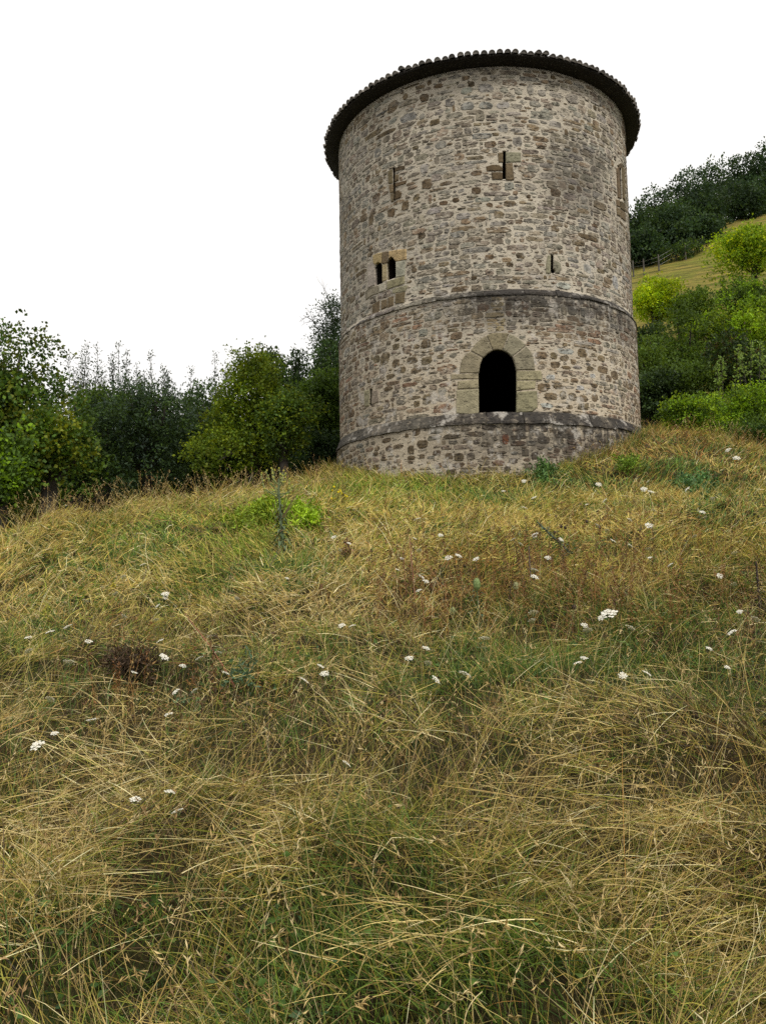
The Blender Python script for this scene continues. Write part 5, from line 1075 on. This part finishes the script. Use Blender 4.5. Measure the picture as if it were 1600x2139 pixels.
# brown seed balls of faded knapweed
KN = [(1212, 1053), (1225, 1090), (1172, 1100), (1180, 1102), (970, 1182), (1252, 1102), (1198, 1268), (1158, 1112)]
KL = {1212: 'uppermost of its kind, high on the right slope', 1225: 'just right of the leaning stalk top', 1172: 'left one of the close pair by the leaning stalk', 1180: 'right one of the close pair by the leaning stalk', 970: 'alone in the golden grass above the green teasel', 1252: 'farthest right among the white umbels', 1198: 'lowest, between white umbels right of the purple stalk', 1158: 'left of the close pair, touching the leaning stalk'}
for px, py in KN:
    q = ground_hit(px, py, 0.25); p = ray(px, py); p = p * (q[1] / p[1]); root = empty('faded_knapweed', tuple(p - np.array([0, 0, 0.3])), 'dark brown round seed head ' + KL[px], 'flower', 'dark brown seed heads on the slope')
    m = MB(); m.blob((0, 0, 0.3), 0.022, 0.024, (0.045, 0.03, 0.02), 7, 3); m.build('seed_head', M_PLANT, root); m = MB(); m.tube([(0.02, 0, -0.05), (0, 0, 0.28)], [0.003, 0.002], 4, (0.12, 0.09, 0.05)); m.build('stem', M_PLANT, root)

# ------------------------------------------------------------------ single plants that stand out
def plant_at(px, py, name, label, cat, group=None):
    p = ground_hit(px, py); return p, empty(name, tuple(p), label, cat, group)
def span(p, npx): return npx / FPX * p[1]             # photo pixels -> metres at that depth
def upto(p, px, py): q = ray(px, py); return q * (p[1] / q[1]) - p     # offset from the foot to a pixel, same depth
# tall candelabra weed in front of the bright green patch
p, t = plant_at(592, 1158, 'tall_weed', 'tall weed with drooping blue green leaves and a candelabra of pale branches', 'plant')
top = upto(p, 583, 1030); r = np.random.default_rng(3)
m = MB(); m.tube([(0, 0, 0), top * 0.5, top, upto(p, 582, 1000)], [0.03, 0.024, 0.018, 0.010], 6, (0.13, 0.17, 0.09)); m.build('stem', M_PLANT, t)
lf = MB()
for k in range(64):
    f = (k / 64) ** 1.15 * 1.0; b = top * f; a = k * 2.4; s_ = span(p, 26) * (1.25 - 0.95 * f)
    lf.leaf(b, (math.cos(a), math.sin(a), 0.25 - 0.3 * (1 - f)), s_ * (0.8 + 0.4 * r.random()), s_ * 0.34, c=[(0.085, 0.125, 0.06), (0.12, 0.16, 0.085), (0.065, 0.10, 0.045)][k % 3], droop=0.5)
lf.build('leaves', M_PLANT, t)
for k, (dx, dy) in enumerate(((546, 990), (548, 1010), (556, 982), (568, 976), (572, 984), (584, 978), (592, 985), (599, 988), (605, 1000), (610, 1014), (553, 1022))):
    e = upto(p, dx, dy); s0 = upto(p, 583, 1042 - (k % 4) * 9); mid = s0 * 0.45 + e * 0.55 + np.array([(e[0] - s0[0]) * 0.25, 0.05 * (k % 3 - 1), -0.05])
    b = MB(); b.tube([s0, mid, e], [0.011, 0.009, 0.005], 4, (0.24, 0.28, 0.11))
    for j in range(7): q = mid + (e - mid) * (j / 6) + r.normal(size=3) * 0.012; b.blob(q, 0.014, 0.016, (0.33, 0.37, 0.11) if j % 3 else (0.45, 0.42, 0.07), 5, 2)
    b.build('branch', M_PLANT, t)
for k in range(14):
    q = upto(p, 560 + 62 * r.random(), 1030 + 50 * r.random()); s0 = upto(p, 584, 1090)
    b = MB(); b.tube([s0, s0 * 0.4 + q * 0.6, q], [0.008, 0.007, 0.004], 4, (0.15, 0.12, 0.05)); b.build('side_stalk', M_PLANT, t)
# bright green bramble and bracken patch round it
def leafy_patch(px, py, hw, hh, name, label, cat, cols, n, leaf, seed, asp=0.5, zr=0.25):
    p, t = plant_at(px, py, name, label, cat); W_ = span(p, hw); Lb = []; r = np.random.default_rng(seed)
    for k in range(9):
        x = p[0] + (r.random() * 2 - 1) * W_ * 0.75; q = ground_hit(px + (x - p[0]) / p[1] * FPX, py + (r.random() * 2 - 1) * hh * 0.7); Lb.append((q[0], q[1], q[2] + zr * 0.4, W_ * 0.35, max(0.12, span(p, hh) * 1.0), zr * (0.7 + 0.6 * r.random())))
    V, F, C = crown(Lb, n, leaf, cols, seed, asp, 8, leaf * 1.6, 0.4, 0.9, 0.4)
    obj('leaves', mesh_np('leaves', V - p, F, C), M_PLANT, t)
    m = MB()
    for lb in Lb: m.tube([np.array([lb[0], lb[1], float(H(lb[0], lb[1]))]) - p, np.array(lb[:3]) - p + np.array([0.05, 0, lb[5] * 0.6])], [0.008, 0.004], 4, (0.12, 0.14, 0.05))
    m.build('stems', M_PLANT, t); return t
leafy_patch(545, 1092, 66, 24, 'bramble_patch', 'bright yellow green bramble patch left of the tall weed', 'shrub', [(0.20, 0.29, 0.022), (0.16, 0.245, 0.022), (0.25, 0.31, 0.025)], 2800, 0.085, 501, 0.4, 0.16)
leafy_patch(636, 1098, 40, 18, 'bramble_patch', 'smaller bright green bramble patch right of the tall weed', 'shrub', [(0.22, 0.33, 0.015), (0.18, 0.28, 0.015)], 1400, 0.085, 502, 0.4, 0.14)
leafy_patch(1135, 1012, 32, 14, 'nettle_patch', 'dark green nettle tuft in front of the tower base', 'plant', [(0.05, 0.10, 0.03), (0.07, 0.13, 0.03)], 900, 0.08, 503)
leafy_patch(1200, 928, 20, 20, 'low_bush', 'small grey green bush growing against the plinth right of the door', 'shrub', [(0.06, 0.10, 0.055), (0.08, 0.12, 0.06)], 900, 0.075, 504, 0.45, 0.4)
leafy_patch(1310, 988, 28, 10, 'bramble_patch', 'bright green leaves on the rust coloured mound right of the tower', 'shrub', [(0.15, 0.23, 0.02), (0.11, 0.18, 0.02)], 700, 0.075, 505, 0.45)
leafy_patch(1440, 1040, 46, 16, 'nettle_patch', 'deep green nettle bed on the slope at the right', 'plant', [(0.05, 0.115, 0.04), (0.07, 0.14, 0.04)], 1300, 0.075, 506)
leafy_patch(1095, 970, 40, 9, 'grass_tuft', 'dark weedy tuft along the foot of the plinth', 'plant', [(0.05, 0.08, 0.025), (0.08, 0.10, 0.03)], 700, 0.08, 507, 0.25)
leafy_patch(278, 1418, 46, 18, 'dead_herb', 'dark brown tangle of dead herbs in the pale straw at the left', 'plant', [(0.06, 0.04, 0.025), (0.09, 0.06, 0.035), (0.045, 0.03, 0.02)], 1500, 0.05, 508, 0.14, 0.10)
leafy_patch(512, 1430, 18, 22, 'thistle', 'blue green spiky thistle leaves in the straw left of centre', 'plant', [(0.07, 0.12, 0.07), (0.09, 0.15, 0.08)], 110, 0.06, 509, 0.3, 0.05)
leafy_patch(400, 1490, 24, 14, 'thistle', 'dull green thistle leaves beside the dark brown stalks', 'plant', [(0.06, 0.10, 0.05), (0.08, 0.12, 0.05)], 80, 0.045, 510, 0.35, 0.04)
leafy_patch(430, 1378, 24, 12, 'dock_plant', 'dark green broad leaves under a white umbel left of centre', 'plant', [(0.04, 0.09, 0.025), (0.06, 0.12, 0.03)], 60, 0.055, 511, 0.45, 0.03)
def stalk_plant(foot, tip, name, label, cat, col, leafs, lcol, lw=0.2, head=None, hcol=(0.2, 0.2, 0.1), rad=4.0, group=None, ll=1.0, hs=(7, 13)):
    p, t = plant_at(*foot, name, label, cat, group); e = upto(p, *tip); m = MB(); k0 = span(p, 1)
    m.tube([(0, 0, -0.03), e * 0.35 + np.array([0, 0, 0.02]), e * 0.7, e], [k0 * rad / 2, k0 * rad / 2.3, k0 * rad / 2.8, k0 * rad / 4], 5, col); m.build('stem', M_PLANT, t); r = np.random.default_rng(int(foot[0] * 7 + foot[1]))
    if leafs:
        lf = MB()
        for k in range(leafs):
            f = 0.06 + 0.9 * k / leafs; a = k * 2.4 + r.random(); s_ = span(p, 20) * (1.2 - 0.6 * f) * (0.7 + 0.6 * r.random()) * ll
            lf.leaf(e * f, (math.cos(a), math.sin(a), 0.5 * r.random()), s_, s_ * lw, c=tuple(np.array(lcol) * (0.75 + 0.5 * r.random())), droop=0.3)
        lf.build('leaves', M_PLANT, t)
    if head:
        h = MB(); rx, rz = k0 * hs[0], k0 * hs[1]; h.blob(e + np.array([0, 0, rz * 0.6]), rx, rz, hcol, 8, 5)
        for k in range(60):
            a = k * 2.4; z = rz * (2 * (k + 0.5) / 60 - 1); q = rx * math.sqrt(max(0, 1 - (z / rz) ** 2)); h.leaf(e + np.array([q * math.cos(a), q * math.sin(a), z + rz * 0.6]), (math.cos(a), math.sin(a), 0.7), k0 * 3.5, k0 * 1.2, c=tuple(np.array(hcol) * 1.15))
        for k in range(7): a = k * 0.9; h.leaf(e, (math.cos(a), math.sin(a), 0.9), k0 * 16, k0 * 1.4, c=(0.12, 0.16, 0.05), droop=-0.2)
        h.build('seed_head', M_PLANT, t)
    return t
stalk_plant((1003, 1335), (996, 1228), 'teasel', 'green teasel with an egg shaped head over dark blue green leaves in the centre', 'plant', (0.10, 0.14, 0.06), 34, (0.05, 0.10, 0.06), 0.26, True, (0.20, 0.27, 0.10), ll=1.2, hs=(8, 13))
stalk_plant((1066, 1300), (1077, 1230), 'teasel', 'smaller pale teasel beside the dark brown stalk', 'plant', (0.2, 0.17, 0.08), 6, (0.12, 0.13, 0.05), 0.2, True, (0.27, 0.28, 0.14), 3, hs=(6, 9))
stalk_plant((948, 1315), (945, 1282), 'teasel', 'short pale green teasel left of the tall green one', 'plant', (0.2, 0.19, 0.08), 4, (0.12, 0.14, 0.05), 0.2, True, (0.28, 0.31, 0.14), 3, hs=(6, 9))
stalk_plant((1205, 1172), (1122, 1090), 'leaning_mullein', 'blue green leafy stalk leaning left across the middle of the slope', 'plant', (0.10, 0.13, 0.09), 70, (0.075, 0.11, 0.085), 0.3, None, rad=6, ll=0.85)
stalk_plant((1110, 1245), (1104, 1140), 'purple_stalk', 'upright dull purple stalk with withered flowers right of centre', 'plant', (0.16, 0.11, 0.11), 46, (0.15, 0.10, 0.12), 0.22, None, rad=4, ll=0.45)
stalk_plant((1056, 1300), (1068, 1212), 'brown_stalk', 'dark brown dead dock stalk near the small teasel', 'plant', (0.08, 0.05, 0.03), 40, (0.075, 0.045, 0.03), 0.45, None, rad=4, ll=0.4)
stalk_plant((1590, 1300), (1578, 1172), 'brown_stalk', 'dark dead spike at the right edge of the slope', 'plant', (0.07, 0.05, 0.04), 90, (0.075, 0.055, 0.05), 0.4, None, rad=7, ll=0.7)
stalk_plant((152, 1182), (157, 1150), 'brown_stalk', 'short dark brown seed stalk on the left slope', 'plant', (0.07, 0.045, 0.03), 26, (0.06, 0.04, 0.03), 0.4, None, rad=4, ll=0.5)
stalk_plant((233, 1243), (239, 1214), 'goldenrod', 'small bright yellow flower spike on the left slope', 'flower', (0.2, 0.24, 0.04), 40, (0.62, 0.56, 0.02), 0.5, None, rad=3, ll=0.4)
stalk_plant((96, 1320), (102, 1262), 'goldenrod', 'pale yellow green spike near the left edge', 'flower', (0.25, 0.27, 0.06), 40, (0.40, 0.40, 0.05), 0.3, None, rad=4, ll=0.7)
stalk_plant((672, 1262), (671, 1232), 'dried_teasel', 'dry brown seed head standing alone left of centre', 'plant', (0.2, 0.12, 0.06), 0, (0, 0, 0), 0.2, True, (0.17, 0.085, 0.045), 2.5, hs=(4, 8))
stalk_plant((868, 1265), (855, 1120), 'sorrel', 'tall pinkish red sorrel stalk in the golden grass', 'plant', (0.30, 0.13, 0.085), 50, (0.28, 0.12, 0.08), 0.3, None, rad=3, ll=0.4)
stalk_plant((848, 1250), (842, 1150), 'sorrel', 'shorter pinkish sorrel stalk leaning beside the tall one', 'plant', (0.27, 0.13, 0.085), 36, (0.26, 0.12, 0.08), 0.3, None, rad=2.6, ll=0.35)
stalk_plant((733, 1170), (724, 1122), 'dock_plant', 'reddish brown dock leaves beside two white umbels', 'plant', (0.2, 0.09, 0.06), 20, (0.19, 0.085, 0.06), 0.4, None, rad=4, ll=1.0)
stalk_plant((890, 1330), (880, 1245), 'sorrel', 'rust red dead stems left of the green teasel', 'plant', (0.24, 0.11, 0.05), 30, (0.24, 0.11, 0.05), 0.2, None, rad=3, ll=0.6)
# yellow flowered broom by the corner of the tower
p, t = plant_at(712, 1062, 'broom_bush', 'thin broom bush with small yellow flowers at the left corner of the tower', 'shrub'); r = np.random.default_rng(8); m = MB(); fl_ = MB()
for k in range(26):
    e = upto(p, 712 + r.normal() * 16, 1000 + 40 * r.random()); e[1] += r.normal() * 0.15; m.tube([(0, 0, 0), e * 0.5 + r.normal(size=3) * 0.03, e], [0.007, 0.005, 0.003], 4, (0.17, 0.15, 0.05))
    for j in range(2):
        if k % 3 == 0: fl_.blob(e * (0.55 + 0.4 * r.random()) + r.normal(size=3) * 0.02, 0.026, 0.022, (0.72, 0.60, 0.02), 6, 2)
m.build('stems', M_PLANT, t); fl_.build('flowers', M_PETAL, t)
# long red arching bramble stem at the left
p, t = plant_at(492, 1440, 'bramble_shoot', 'long red arching bramble stem crossing the left of the meadow', 'plant'); m = MB()
pts = [upto(p, x, y_) + np.array([0, d_, 0]) for x, y_, d_ in ((492, 1436, 0), (455, 1390, 0.15), (410, 1350, 0.4), (360, 1315, 0.7), (320, 1292, 1.0))]
m.tube(pts, [0.007, 0.006, 0.005, 0.004, 0.003], 5, (0.26, 0.10, 0.06)); m.build('stem', M_PLANT, t)
# three tiny yellow flowers low in the grass
for px, py, lab in ((470, 1446, 'tiny yellow flower beside the blue green thistle'), (1156, 1578, 'tiny yellow flower in dark grass right of centre'), (939, 1592, 'tiny yellow flower low in the centre')):
    p, t = plant_at(px, py + 12, 'yellow_flower', lab, 'flower'); e = upto(p, px, py); m = MB(); m.tube([(0, 0, 0), e], [0.002, 0.0015], 4, (0.12, 0.16, 0.05)); m.build('stem', M_PLANT, t); m = MB()
    for k in range(8): a = k * 0.785; m.leaf(e, (math.cos(a), math.sin(a), 0.3), 0.012, 0.007, c=(0.78, 0.66, 0.03))
    m.build('petals', M_PETAL, t)
